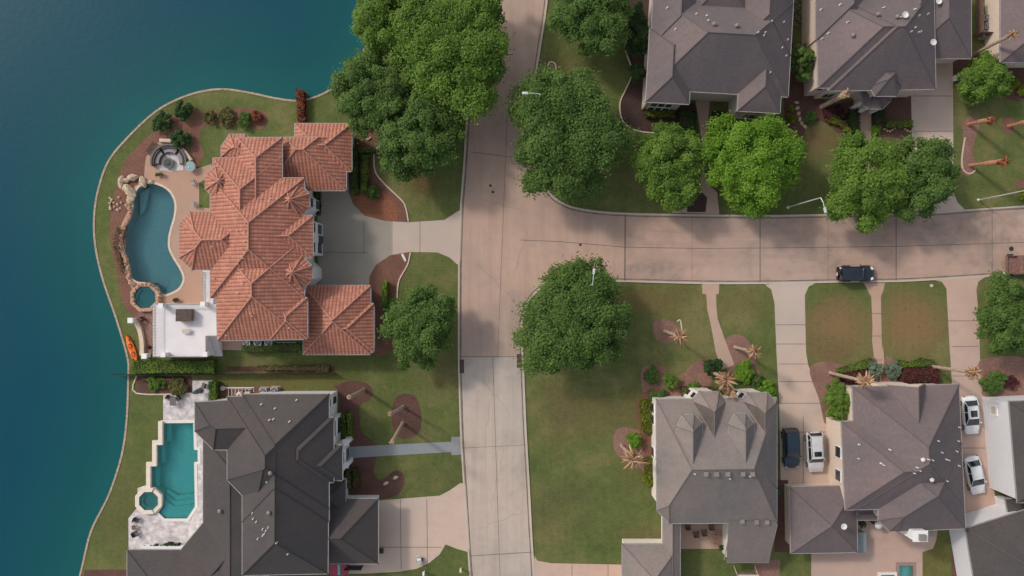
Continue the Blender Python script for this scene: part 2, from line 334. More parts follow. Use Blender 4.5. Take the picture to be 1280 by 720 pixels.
M = dict(
 grass=m_grass('lawn_grass', [(0.070, 0.100, 0.030), (0.108, 0.132, 0.042), (0.175, 0.162, 0.068)], GR_PATCH),
 road=m_concrete('road_concrete', (0.47, 0.335, 0.265), (0.22, 0.175, 0.15), 0.55, (0.9, 0.05, 1)),
 road_ns=m_concrete('street_concrete', (0.48, 0.405, 0.345), (0.24, 0.205, 0.175), 0.65, (1.0, 0.04, 1)),
 road_ew=m_concrete('side_street_concrete', (0.46, 0.325, 0.26), (0.17, 0.14, 0.12), 0.75, (0.05, 0.8, 1)),
 kerb=m_concrete('kerb_concrete', (0.50, 0.44, 0.37), (0.25, 0.2, 0.17), 0.3),
 drive=m_concrete('driveway_concrete', (0.52, 0.41, 0.34), (0.27, 0.23, 0.2), 0.3),
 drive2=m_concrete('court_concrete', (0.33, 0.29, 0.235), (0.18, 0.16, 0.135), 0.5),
 drive3=m_concrete('pink_concrete', (0.51, 0.36, 0.29), (0.3, 0.22, 0.18), 0.3),
 path=m_concrete('path_concrete', (0.46, 0.315, 0.24), (0.26, 0.2, 0.17), 0.3),
 slate=m_concrete('blue_grey_paving', (0.24, 0.26, 0.27), (0.17, 0.18, 0.19), 0.3),
 joint=m_plain('tar_joint', (0.10, 0.085, 0.075), 0.9),
 mulch=m_mulch('mulch', (0.19, 0.09, 0.06)), mulchdark=m_mulch('dark_mulch', (0.115, 0.055, 0.042)), mulchred=m_mulch('orange_soil', (0.24, 0.095, 0.05)), mulchblack=m_mulch('black_mulch', (0.06, 0.033, 0.027)), mulchpink=m_mulch('faded_mulch', (0.25, 0.135, 0.105)),
 deck=m_concrete('terracotta_paving', (0.42, 0.26, 0.19), (0.30, 0.2, 0.16), 0.35),
 patio=m_concrete('pink_patio', (0.47, 0.33, 0.27), (0.3, 0.22, 0.18), 0.3),
 travertine=m_plain('travertine', (0.52, 0.475, 0.47), 0.7, var=0.32, scale=1.6, spec=.2),
 coping=m_plain('pale_coping', (0.66, 0.62, 0.58), 0.6, var=0.05), coping2=m_plain('sand_coping', (0.55, 0.44, 0.34), 0.7), coping3=m_plain('cream_coping', (0.68, 0.58, 0.49), 0.7, var=0.06),
 plaster=m_plain('pool_plaster', (0.55, 0.62, 0.6), 0.7, var=0.05),
 plaster2=m_plain('grey_pool_plaster', (0.48, 0.52, 0.52), 0.7, var=0.08),
 shore=m_plain('bulkhead_wood', (0.36, 0.27, 0.2), 0.85, var=0.3),
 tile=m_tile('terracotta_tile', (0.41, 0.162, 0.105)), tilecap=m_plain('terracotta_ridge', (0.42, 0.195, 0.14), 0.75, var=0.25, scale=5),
 sh_dark=m_shingle('charcoal_shingle', (0.070, 0.062, 0.060)), sh_brown=m_shingle('brown_shingle', (0.135, 0.112, 0.112)), sh_grey=m_shingle('grey_shingle', (0.20, 0.175, 0.16)), sh_brown2=m_shingle('taupe_shingle', (0.145, 0.118, 0.118)),
 white=m_plain('white_render', (0.72, 0.72, 0.72), 0.7, var=0.04), cream=m_plain('cream_stucco', (0.66, 0.54, 0.45), 0.8, var=0.06), offwhite=m_plain('offwhite_render', (0.72, 0.66, 0.6), 0.75, var=0.06), cream2=m_plain('pale_brick', (0.5, 0.44, 0.38), 0.85, var=0.14, scale=8), siding=m_plain('white_siding', (0.66, 0.66, 0.69), 0.6, var=0.04),
 gutter=m_plain('pale_gutter', (0.30, 0.28, 0.265), 0.5, var=0.15), glass=m_plain('dark_glass', (0.03, 0.035, 0.045), 0.08, spec=0.8), frame=m_plain('white_frame', (0.75, 0.75, 0.75), 0.5),
 terrace=m_plain('white_terrace', (0.68, 0.64, 0.64), 0.7, var=0.05, scale=0.8), metal=m_plain('galvanised', (0.5, 0.5, 0.5), 0.45, 0.6), grey=m_plain('grey_paint', (0.3, 0.3, 0.3), 0.6), dark=m_plain('dark_plastic', (0.03, 0.03, 0.032), 0.5), vent=m_plain('pale_vent', (0.62, 0.6, 0.58), 0.5), ventd=m_plain('weathered_vent', (0.22, 0.19, 0.17), 0.6),
 bark=m_plain('bark', (0.13, 0.095, 0.07), 0.95, var=0.35, scale=4, bmp=0.6), palmbark=m_plain('palm_bark', (0.36, 0.27, 0.21), 0.95, var=0.3, scale=5, bmp=0.6), redbark=m_plain('russet_palm_bark', (0.42, 0.2, 0.12), 0.95, var=0.35, scale=6, bmp=0.6),
 frond=m_leaf('dead_frond', (0.18, 0.085, 0.045), (0.52, 0.34, 0.2), 0.1), leaf_a=m_leaf('oak_leaf', (0.07, 0.13, 0.028), (0.15, 0.25, 0.055)), leaf_b=m_leaf('bright_leaf', (0.095, 0.21, 0.015), (0.22, 0.38, 0.04)), leaf_c=m_leaf('mid_leaf', (0.085, 0.165, 0.024), (0.20, 0.32, 0.05)), leaf_d=m_leaf('holly_leaf', (0.028, 0.065, 0.02), (0.08, 0.15, 0.045)),
 leaf_e=m_leaf('lime_leaf', (0.11, 0.15, 0.012), (0.25, 0.29, 0.03)), leaf_r=m_leaf('burgundy_leaf', (0.05, 0.018, 0.02), (0.16, 0.05, 0.05)), leaf_s=m_leaf('silver_leaf', (0.10, 0.16, 0.11), (0.26, 0.32, 0.22)), leaf_o=m_leaf('rust_leaf', (0.16, 0.045, 0.025), (0.36, 0.12, 0.06)),
 leaf_y=m_leaf('dry_leaf', (0.09, 0.10, 0.025), (0.22, 0.2, 0.07)),
 rock=m_plain('sandstone', (0.48, 0.37, 0.26), 0.9, var=0.25, scale=2.5, bmp=0.5), rock2=m_plain('red_sandstone', (0.42, 0.25, 0.17), 0.9, var=0.35, scale=4, bmp=0.5), wood=m_plain('weathered_wood', (0.17, 0.11, 0.08), 0.85, var=0.3), wicker=m_plain('grey_wicker', (0.13, 0.12, 0.115), 0.8, var=0.25, scale=14), cushion=m_plain('taupe_cushion', (0.25, 0.22, 0.22), 0.9, var=0.1),
 orange=m_plain('orange_hull', (0.85, 0.16, 0.02), 0.35, var=0.05), lampgrey=m_plain('lamp_metal', (0.62, 0.63, 0.62), 0.35, 0.3), maroon=m_plain('maroon_cover', (0.33, 0.05, 0.09), 0.7), teal=m_plain('teal_cover', (0.18, 0.4, 0.36), 0.6), green=m_plain('green_plastic', (0.02, 0.3, 0.17), 0.5), rust=m_plain('rusty_steel', (0.22, 0.12, 0.10), 0.85, 0.1, var=0.35, scale=4))
# ------------------------------------------------------------ the setting
SHORE = [(60, 900), (84, 780), (101, 716), (114, 664), (136, 619), (152, 570), (158.5, 525), (160.5, 470), (159.5, 447), (146, 400), (128, 347), (119, 305), (118, 268), (123.6, 234.5), (136, 201), (161, 170.6), (194, 140), (225, 123), (256, 113.6), (284, 111.8), (317, 117), (345, 123), (373, 126), (395, 121), (412, 113), (426, 105), (442, 88), (456, 60), (468, 28), (478, -10), (490, -80), (500, -160)]
shore = smoothpoly(P2(SHORE), closed=False, k=5)
POOLA = [(186.7, 229.4), (197.8, 231.7), (209, 237.8), (215.6, 246.7), (218.3, 257.8), (216.7, 272), (213.3, 283.3), (210.4, 296.7), (210.4, 310), (215.6, 322), (223.3, 334.4), (228.3, 346), (227, 354), (222, 361), (211, 366.7), (203, 367), (197, 358), (183, 353), (172.8, 352), (165, 347), (163, 335.6), (160, 324.4), (154.5, 307.8), (154.5, 293.3), (158, 284), (164.4, 272), (166.7, 260), (167.8, 246.7), (172.2, 236.7), (179, 231)]
SPAA = [(183 + 14.5 * math.cos(R(a)), 371.5 + 14.5 * math.sin(R(a))) for a in range(22, 382, 45)]
POOLB = [(205.2, 529), (241.9, 528.5), (242.7, 562), (247.3, 562.4), (247.3, 577), (242.8, 577.6), (243.9, 633), (234, 648), (206, 648), (198, 640.5), (203, 634), (203, 617), (190, 611), (190, 582), (197.5, 582), (197.5, 555), (205.2, 555)]
SPAB = [(187.5 + 12.2 * math.cos(R(a)), 625 + 12.2 * math.sin(R(a))) for a in range(22, 382, 45)]
POOLC = [(1124, 707), (1140.5, 707), (1140.5, 740), (1124, 740)]
HOTC = [(1100, 717.5), (1117, 717.5), (1117, 734), (1100, 734)]
poolA = smoothpoly(P2(POOLA), k=4); poolB = P2(POOLB); poolC = P2(POOLC)
holeA = inset(poolA, -0.02); holeB = inset(poolB, -0.02); holeC = inset(poolC, -0.02)
# ground: one sheet to the horizon, its western edge is the lake bank, with the three pools dug into it
far = 1500
outer = [(far, -far)] + [(far, far)] + [(-10, far)] + [tuple(p) for p in shore[::-1]] + [(-70, -far)]
loops = [[Vector((x, y, 0)) for x, y in outer]] + [[Vector((x, y, 0)) for x, y in h] for h in (holeA, holeB, holeC)]
flat = [p for l in loops for p in l]; g = MB(); g.v = [(p.x, p.y, 0) for p in flat]
for t in tessellate_polygon(loops):
    p = [flat[q] for q in t]; ar = (p[1].x - p[0].x) * (p[2].y - p[0].y) - (p[2].x - p[0].x) * (p[1].y - p[0].y)
    if abs(ar) > 1e-9: g.f.append(list(t) if ar > 0 else list(t)[::-1])
tag(g.build('ground', M['grass']), kind='structure')
# bank: timber bulkhead with a cap
b = MB(); b.strip([tuple(p) for p in shore], 0.24, -1.2, 0.05); tag(b.build('lake_bank', M['shore']), kind='structure')
# lake sheet with depth by distance from the bank
def seg_dist(P, S):
    d = np.full(len(P), 1e9)
    for i in range(len(S) - 1):
        a, c = S[i], S[i + 1]; ab = c - a; t = np.clip(((P - a) @ ab) / (ab @ ab), 0, 1); q = a + t[:, None] * ab
        d = np.minimum(d, np.hypot(*(P - q).T))
    return d
S_ = np.array([tuple(p) for p in shore])
xs = np.concatenate([[-1500, -700, -300, -150], np.arange(-90, -6, 1.5)]); ys = np.concatenate([[-1500, -600, -200, -90], np.arange(-60, 62, 1.5), [90, 200, 600, 1500]])
X, Y = np.meshgrid(xs, ys); V = np.stack([X.ravel(), Y.ravel()], 1)
# inside test: the ground polygon
def inside(P, poly):
    r = np.zeros(len(P), bool); x, y = P[:, 0], P[:, 1]; n = len(poly)
    for i in range(n):
        x1, y1 = poly[i]; x2, y2 = poly[(i + 1) % n]
        with np.errstate(divide='ignore', invalid='ignore'):
            c = ((y1 > y) != (y2 > y)) & (x < (x2 - x1) * (y - y1) / (y2 - y1) + x1)
        r ^= c
    return r
ins = inside(V, outer); D = seg_dist(V, S_); nx, ny = len(xs), len(ys)
g = MB(); g.v = [(a, c, -0.45) for a, c in V]
for j in range(ny - 1):
    for i in range(nx - 1):
        q = [j * nx + i, j * nx + i + 1, (j + 1) * nx + i + 1, (j + 1) * nx + i]
        if all(ins[k] and D[k] > 1.6 for k in q): continue
        g.f.append(q)
o = g.build('lake_water', m_lake()); at = o.data.attributes.new('shore', 'FLOAT', 'POINT')
sgn = np.where(ins, 0, D); at.data.foreach_set('value', np.clip(sgn / 42.0, 0, 1).astype(np.float32)); tag(o, kind='structure')

# road
RW = [(626, -120), (612, -20), (605, 20), (597, 60), (588, 110), (583, 160), (580.5, 200), (577.5, 240), (576, 262), (574.6, 300), (573.8, 331), (573.4, 400), (573.4, 448), (574.7, 496), (576.6, 550), (580, 605), (583, 650), (585.6, 691), (588, 725), (594, 800)]
RE = [(675, 830), (669.5, 770), (667.5, 720), (664, 660), (661, 602), (658.5, 560), (656.5, 520), (654.5, 470), (652.5, 420), (654, 395), (664, 372), (683, 357), (712, 351.5), (780, 351.6), (877, 354), (960, 354), (1047, 352.4), (1118, 351.6), (1171, 349), (1280, 342), (1400, 334)]
RN = [(1400, 250), (1280, 258), (1211, 262.7), (1166, 266), (1100, 268), (1023, 268.8), (960, 269.8), (877, 269), (782, 267), (735, 263), (705, 255), (684, 238), (671, 205), (666, 160), (667.8, 111), (674, 66), (681, 22), (686, -20), (697, -120)]
road_px = RW + RE + RN
sheet('road', road_px, 0.020, M['road'])
sheet('side_street', [(781, 267)] + [(877, 269), (960, 269.8), (1023, 268.8), (1100, 268), (1166, 266), (1211, 262.7), (1280, 258), (1400, 250), (1400, 334), (1280, 342), (1171, 349), (1118, 351.6), (1047, 352.4), (960, 354), (877, 354), (780, 351.6)], 0.0235, M['road_ew'])
sheet('street', [(574, 446), (655, 446), (656.5, 520), (658.5, 560), (661, 602), (664, 660), (667.5, 720), (675, 830), (594, 800), (588, 725), (585.6, 691), (583, 650), (580, 605), (576.6, 550), (574.7, 496)], 0.0235, M['road_ns'])
kb = MB()
DR = [(573, 264, 328), (580, 606, 688), (666, 700, 760)]     # dropped kerbs on the north-south street (x, y0, y1)
DX = [(876, 901, 'E'), (956, 1018, 'E'), (1082, 1105, 'E'), (1168, 1230, 'E'), (1138, 1206, 'N')]
def dropped(p, k):
    px, py = p.x / (HC / F) + 640, 360 - p.y / (HC / F)
    if k == 'N': return any(a < px < b and t == 'N' for a, b, t in DX)
    if k == 'E' and any(a < px < b and t == 'E' for a, b, t in DX): return True
    return any(abs(px - x) < 12 and a < py < b for x, a, b in DR)
for line, kk in ((RW, 'W'), (RE, 'E'), (RN, 'N')):
    p = [Vector(q) for q in smoothpoly(P2(line), closed=False, k=8)]
    for i in range(len(p) - 1):
        kb.strip([tuple(p[i]), tuple(p[i + 1])], 0.2, 0.0, 0.035 if dropped((p[i] + p[i + 1]) / 2, kk) else 0.12)
tag(kb.build('kerb', M['kerb']), kind='structure')
gt = MB()
for line, sgn in ((RW, -1), (RE, -1), (RN, -1)):
    p = [Vector(q) for q in smoothpoly(P2(line), closed=False, k=4)]
    q = []
    for k in range(len(p)):
        d = (p[min(k + 1, len(p) - 1)] - p[max(k - 1, 0)]).normalized(); n = Vector((-d.y, d.x)); q.append(tuple(p[k] + n * 0.27))
    gt.strip(q, 0.14, 0.022, 0.0275)
tag(gt.build('gutter_joint', m_plain('gutter_stain', (0.17, 0.13, 0.105), 0.9, var=0.4, scale=0.8)), kind='structure')
jn = MB()
def jl(pts, w=0.07): jn.strip(P2(pts), w, 0.024, 0.0285)
jl([(781.5, 268), (781, 352)], 0.13); jl([(950, 270), (950, 354)], 0.09); jl([(1120, 269), (1120, 352)], 0.09)
jl([(650, 300), (700, 302), (781, 309), (870, 310.5), (960, 310), (1120, 308), (1280, 303)], 0.06)
jl([(574, 446), (655, 446)], 0.07); jl([(616, 446), (625, 720)], 0.05); jl([(586, 695), (666, 690)], 0.07); jl([(634, 150), (622, 446)], 0.04); jl([(588, 190), (668, 200)], 0.06)
jl([(578, 560), (660, 556)], 0.04); jl([(1240, 261), (1240, 344)], 0.06); jl([(865, 270), (865, 354)], 0.03); jl([(1035, 270), (1035, 353)], 0.03)
rc = random.Random(11)
for (x0, y0, x1, y1) in ((600, 470, 640, 520), (630, 560, 612, 640), (596, 330, 640, 372), (660, 290, 640, 350), (800, 285, 850, 292), (990, 330, 1040, 318), (1150, 280, 1200, 300), (605, 250, 650, 262), (600, 660, 655, 640), (612, 500, 606, 560)):
    pts = []
    for k in range(14): pts.append((x0 + (x1 - x0) * k / 13 + rc.uniform(-1.6, 1.6), y0 + (y1 - y0) * k / 13 + rc.uniform(-1.6, 1.6)))
    jl(pts, .018)
tag(jn.build('road_joint', M['joint']), kind='structure')
# drives, paths, beds
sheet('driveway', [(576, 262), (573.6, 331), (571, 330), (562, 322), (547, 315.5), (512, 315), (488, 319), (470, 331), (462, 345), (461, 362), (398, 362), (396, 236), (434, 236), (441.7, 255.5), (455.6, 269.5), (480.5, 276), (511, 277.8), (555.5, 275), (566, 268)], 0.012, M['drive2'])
sheet('driveway', [(576, 262), (573.6, 331), (571, 330), (562, 322), (547, 315.5), (512, 315), (489, 318.5), (489, 277), (511, 277.8), (555.5, 275), (566, 268)], 0.0165, M['drive'])
sheet('driveway', [(468, 626), (549.5, 619.5), (562, 613), (575, 604), (581, 604), (585, 690), (571, 686), (557, 680.5), (549.5, 693), (536, 704), (520.6, 711), (499, 714.6), (455, 717), (430, 717), (430, 640)], 0.012, M['drive'])
sheet('path', [(428, 559), (564, 552), (564, 546), (575.5, 546), (577.5, 568), (564.6, 569), (564, 565), (428, 573)], 0.012, M['slate'])
sheet('path', [(868, 118), (888, 118), (885, 150), (881, 180), (880, 218), (887, 232), (896.7, 241), (899, 268), (840, 266), (841, 253), (853, 249), (862, 243), (872, 232), (879, 209), (876, 170), (870, 130)], 0.012, M['path'])
sheet('mulch_bed', [(871.5, 234), (884, 247), (882, 265), (859, 265), (858, 249)], 0.0165, M['mulchblack'])
sheet('driveway', [(1138, 70), (1191, 70), (1192, 241), (1197, 253), (1207, 263), (1130, 268), (1138, 258), (1141, 240)], 0.012, M['drive'])
sheet('path', [(1073, 125), (1089, 125), (1089, 190), (1090, 268), (1070, 268), (1073, 190)], 0.012, M['path'])
sheet('path', [(877, 354), (899, 354), (898.6, 367), (895, 368), (895.5, 383), (897, 398), (905, 421.5), (912, 440), (918, 456), (902, 462), (894.6, 440), (888, 403), (884, 387), (882.8, 368), (878, 367)], 0.012, M['path'])
sheet('driveway', [(954, 354), (1020, 354), (1011, 358), (1006, 369), (1007.5, 440), (1010, 455), (1018, 480), (1027.5, 505), (1036, 530), (1038, 612), (976, 612), (974, 505), (970.5, 440), (968, 379), (964, 362)], 0.012, M['drive'])
sheet('path', [(1080, 354), (1106, 354), (1104, 363), (1101, 371), (1102.5, 440), (1103.7, 430), (1107.5, 482), (1096, 482), (1090, 425), (1090.6, 408), (1089, 371), (1084, 362)], 0.012, M['path'])
sheet('driveway', [(1166, 350), (1232, 346), (1223, 352), (1220.5, 362), (1222, 380), (1224, 408), (1225, 447.5), (1230, 480), (1236, 560), (1242, 610), (1246, 632), (1262, 642), (1262, 665), (1196, 668), (1190, 480), (1187, 435), (1185, 400), (1183, 361), (1177, 352)], 0.012, M['drive3'])
sheet('driveway', [(666, 692), (672, 701), (690, 704), (790, 706), (790, 780), (670, 780)], 0.012, M['drive3'])
sheet('patio', [(848, 645), (912, 645), (912, 686), (848, 686)], 0.008, M['path'])
sheet('patio', [(1014, 640), (1090, 630), (1145, 655), (1172, 664), (1170, 676), (1166, 686), (1153, 690), (1154, 800), (1014, 800)], 0.008, M['patio'], holes=(holeC,))
sheet('patio', [(942, 700), (975, 700), (972, 800), (945, 800)], 0.008, M['mulchpink'])
DECKA = [(181, 207), (182.5, 197), (191, 182.5), (201, 176), (215, 176.5), (223, 182), (235, 192), (242, 201), (246, 211), (264, 205), (268, 216), (256, 224), (249, 229), (249, 259), (276, 262), (276, 300), (268, 382), (205, 382), (172, 378), (160, 350), (148, 318), (147, 292), (153, 278), (161, 262), (162, 246), (168, 233), (180, 225)]
sheet('pool_deck', DECKA, 0.016, M['deck'], holes=(holeA,))
DECKB = [(204, 493.5), (240.6, 492.5), (240.6, 475.7), (267, 475.7), (267, 505), (285, 560), (285, 700), (161, 700), (160.5, 648), (172, 634), (172, 610), (184, 606), (184, 577), (191, 577), (191, 550), (199, 550), (199, 526), (204, 526)]
sheet('pool_deck', DECKB, 0.016, M['travertine'], holes=(holeB,))
sheet('paved_strip', [(262, 420), (306, 420), (306, 438), (264, 437)], 0.012, M['path'])
BEDS = [
 ('mulch', [(239, 136), (258, 139), (278, 137), (300, 135), (317, 136), (331, 140), (335, 150), (330, 159), (319, 161), (294, 157), (262, 156), (251, 164), (251, 182), (255, 192), (247, 209), (240, 203), (225, 186), (205, 178), (192, 184), (183, 200), (183, 222), (168, 236), (166, 260), (158, 290), (158, 320), (166, 350), (174, 372), (174, 402), (164, 394), (152.8, 377), (148, 350), (141, 320), (137, 290), (139, 262), (146, 230), (155, 203), (175, 180), (200, 158), (219, 143)]),
 ('mulch', [(461, 155), (472, 158), (477, 170), (475, 184), (468, 192), (472, 218), (484, 231), (496, 244), (506, 258), (510.5, 277), (481, 276), (456, 269), (442, 255), (434, 236), (437, 190), (446, 160)]),
 ('mulchred', [(442, 240), (470, 236), (490, 248), (497, 262), (497, 275), (481, 275.5), (457, 268), (445, 257)]),
 ('mulch', [(489, 319), (512, 315.5), (507, 340), (498, 360), (496, 388), (494, 420), (488, 440), (466, 440), (462, 380), (462, 346), (470, 331)]),
 ('mulchdark', [(418, 484), (440, 476), (458, 479), (466, 489), (462, 500), (452, 506), (449, 515), (453, 540), (470, 556), (470, 575), (467, 590), (476, 600), (494, 588), (505, 594), (503, 612), (488, 622), (462, 624), (424, 624), (424, 500)]),
 ('mulchdark', [(497, 495), (509, 492), (521, 498), (527, 520), (524, 540), (510, 549), (498, 546), (490, 530), (491, 508)]),
 ('mulchblack', [(781, 55), (790, 90), (786, 100), (777, 125), (774, 140), (780, 155), (795, 163), (815, 167), (840, 165), (866, 160), (868, 130), (820, 120), (812, 0), (800, -60), (784, 0)]),
 ('mulchdark', [(985, 60), (1030, 60), (1030, 125), (1080, 128), (1070, 175), (1050, 168), (1028, 152), (1008, 158), (1000, 200), (988, 190), (980, 140)]),
 ('mulchdark', [(1090, 120), (1140, 118), (1140, 172), (1122, 172), (1105, 172), (1092, 180)]),
 ('mulchdark', [(1192, 70), (1290, 74), (1290, 125), (1245, 118), (1225, 90), (1206, 98), (1195, 96)]),
 ('mulchpink', [(818, 401), (832, 399.5), (845, 405), (847, 418), (838, 428), (824, 427.5), (817, 416)]),
 ('mulchpink', [(905, 428), (918, 418), (932, 422), (942, 440), (946, 458), (952, 472), (940, 480), (925, 478), (905, 455)]),
 ('mulchpink', [(802, 462), (815, 456), (830, 458), (835, 468), (852, 468), (864, 456), (880, 449), (890, 456), (888, 485), (880, 500), (820, 500), (804, 490)]),
 ('mulchpink', [(768, 540), (780, 534), (800, 536), (818, 520), (822, 600), (812, 600), (800, 585), (780, 576), (768, 562)]),
 ('mulch', [(800, 495), (824, 497), (824, 612), (812, 612), (803, 560), (798, 530)]),
 ('mulchpink', [(1012, 462), (1030, 452), (1060, 456), (1090, 446), (1098, 460), (1098, 490), (1066, 488), (1040, 490), (1032, 530), (1024, 500)]),
 ('mulchpink', [(1106, 450), (1112, 446), (1120, 452), (1150, 448), (1166, 450), (1168, 484), (1106, 484)]),
 ('mulchpink', [(1227, 449), (1290, 450), (1290, 496), (1232, 496), (1229, 478)]),
 ('mulchpink', [(1208, 147), (1219, 146), (1224, 158), (1220, 170), (1216, 190), (1220, 205), (1218, 215), (1208, 220), (1201, 212), (1202, 190), (1204, 168), (1202, 155)]),
 ('mulch', [(1253, 150), (1262, 146), (1270, 156), (1264, 167), (1255, 165)]),
 ('mulch', [(1268, 228), (1282, 222), (1290, 250), (1272, 240)]),
 ('mulchpink', [(688, 78), (694, 84), (690, 90), (684, 84)]),
 ('mulchdark', [(171, 470), (240, 470), (240, 491), (171, 491)]),
 ('mulchdark', [(106, 712), (160, 712), (160, 760), (100, 760)]),
 ('mulch', [(268, 484), (352, 482), (352, 497), (268, 499)]),
 ('mulchdark', [(284, 458), (418, 458), (418, 464), (284, 464)]),
 ('mulchdark', [(1190, 664), (1204, 664), (1216, 790), (1188, 790)]),
 ('mulchdark', [(971, 600), (985, 600), (990, 690), (968, 690)]),
 ('mulch', [(372, 112), (384, 116), (384, 158), (372, 158)]),
]
for k, (mt, pts) in enumerate(BEDS):
    rect = len(pts) == 4 and mt != 'mulchpink'
    sheet('mulch_bed', pts, 0.004 + 0.0006 * k if mt != 'mulchred' else 0.023, M[mt], smooth=not rect)
if 0: sheet('stone_paving', [(1033, 170), (1040, 162), (1050, 170), (1060, 185), (1050, 190), (1036, 186)], 0.022, M['travertine'], smooth=True)
dj = MB()
def dl(pts, w=0.06): dj.strip(P2(pts), w, 0.014, 0.021)
for yy in (406, 430, 455, 477, 504, 540, 575): dl([(970 if yy < 440 else 974, yy), (1007 if yy < 440 else min(1037, 1008 + (yy - 440) * .32), yy)])
dl([(1004, 520), (1004, 605)])
for yy in (401, 433, 470, 560): dl([(1185 if yy < 420 else 1190, yy), (1223 if yy < 440 else 1232, yy)])
for xx in (500.5, 533.5): dl([(xx, 624), (xx + 1, 712)])
dl([(470, 684), (552, 684)])
for xx in (455, 490, 525): dl([(xx, 277), (xx, 318)])
dl([(405, 315), (460, 316)])
for yy in (120, 164, 205): dl([(1140, yy), (1191, yy)])
for xx in (715, 760): dl([(xx, 706), (xx, 740)])
for yy in (392, 420, 450): dl([(1090, yy), (1103, yy)])
tag(dj.build('driveway_joint', M['joint']), kind='structure')
# edging round the beds
ed = MB()
for line in ([(785, 46), (781, 58), (784, 70), (789, 84), (789, 96), (782, 112), (775, 128), (776, 145), (782, 156), (795, 163), (815, 166), (836, 164), (848, 160)],
             [(446, 156), (456, 153), (468, 155), (476, 168), (475, 182), (468, 190), (469, 214), (480, 229), (496, 244.5), (506, 256), (510.5, 277)],
             [(513, 316), (509, 332), (499, 350), (496.5, 370), (498, 390)], [(846, 402), (850, 400), (852, 410), (853, 421)],
             [(1206, 172), (1203, 190), (1202, 206), (1206, 215), (1213, 217), (1219, 213)], [(171, 470), (171, 491.5), (240, 491.5)], [(684, 84), (687, 78), (693, 79), (695, 86), (690, 90), (685, 88)],
             [(1196, 690), (1199, 760)], [(1204, 690), (1207, 760)]):
    ed.strip([tuple(p) for p in smoothpoly(P2(line), closed=False, k=4)], 0.16, 0.0, 0.10)
tag(ed.build('bed_edging', M['coping2']), kind='structure')

# ------------------------------------------------------------ pools
def pool(name, poly, label, zw, depth, floor, tint, coping, cw, steps=(), base_z=0.0, zc=0.09):
    c = Vector((sum(p[0] for p in poly) / len(poly), sum(p[1] for p in poly) / len(poly), 0))
    t = thing(name, c, label, 'pool')
    s = MB(); n = len(poly); a = inset(poly, 0.0); area = sum(a[k][0] * a[(k + 1) % n][1] - a[(k + 1) % n][0] * a[k][1] for k in range(n))
    if area < 0: a = a[::-1]
    i = 0
    for k in range(n):
        j = (k + 1) % n; s.poly([(*a[j], -depth), (*a[k], -depth), (*a[k], 0.03 + base_z), (*a[j], 0.03 + base_z)])
    for tr in tessellate_polygon([[Vector((x, y, 0)) for x, y in a]]):
        s.poly([(*a[q], -depth) for q in tr])
    s.build('shell', floor, t)
    w = MB(); w.v = [(x, y, zw) for x, y in inset(a, 0.004)]
    for tr in tessellate_polygon([[Vector((x, y, 0)) for x, y in a]]):
        p = [a[q] for q in tr]; ar = (p[1][0] - p[0][0]) * (p[2][1] - p[0][1]) - (p[2][0] - p[0][0]) * (p[1][1] - p[0][1])
        w.f.append(list(tr) if ar > 0 else list(tr)[::-1])
    w.build('water', m_poolwater(name + '_water', tint), t)
    if coping:
        cp = MB(); oo = inset(a, -cw); m = len(a)
        for k in range(m):
            j = (k + 1) % m
            cp.poly([(*a[k], zc), (*oo[k], zc), (*oo[j], zc), (*a[j], zc)]); cp.poly([(*oo[k], zc), (*oo[k], 0), (*oo[j], 0), (*oo[j], zc)]); cp.poly([(*a[j], zc), (*a[j], -0.1), (*a[k], -0.1), (*a[k], zc)])
        cp.build('coping', coping, t)
    for st in steps:
        z, pts = st; q = MB(); q.prism(P2(pts), -depth, z); q.build('step', floor, t)
    return t
pool('swimming_pool', poolA, 'freeform kidney shaped pool with blue-grey water beside the red tiled villa', -0.12, 1.7, M['plaster2'], (0.52, 0.82, 0.86), M['coping2'], 0.28,
     [(-0.6, [(213, 345), (228, 338), (228, 352), (222, 361), (211, 366.7), (205, 366)]), (-1.0, [(170, 240), (182, 233), (176, 262), (170, 268)])], zc=0.05)
def arc(cx, cy, r, a0, a1, n=10): return [(cx + r * math.cos(R(a0 + (a1 - a0) * k / n)), cy + r * math.sin(R(a0 + (a1 - a0) * k / n))) for k in range(n + 1)]
pool('swimming_pool', poolB, 'long teal pool with stepped left edge in the pale stone deck', -0.12, 1.6, M['plaster'], (0.42, 0.93, 0.93), M['coping'], 0.36,
     [(-0.35, [(206.2, 647.7), (199, 641), (204, 634), (204, 626), (216, 634), (233, 632), (243, 631), (243.6, 633), (234, 647.7)]), (-0.65, [(204, 628), (204, 619), (216, 628), (232, 626), (243, 625), (243, 631), (233, 632), (216, 634)]), (-0.95, [(204, 619), (204, 614), (218, 622), (232, 620), (243, 620), (243, 625), (232, 626), (216, 628)]),
      (-0.7, [(205.4, 531), (211, 531), (211, 553), (205.4, 553)]), (-0.7, [(197.7, 556), (203, 556), (203, 580), (197.7, 580)]), (-0.7, [(190.2, 583), (196, 583), (196, 610), (190.2, 610)])], zc=0.07)
pool('plunge_pool', poolC, 'small bright turquoise pool set into the pink patio', -0.1, 0.9, M['plaster'], (0.62, 1.0, 0.97), m_plain('brown_coping', (0.27, 0.19, 0.16), 0.8), 0.42, zc=0.06)
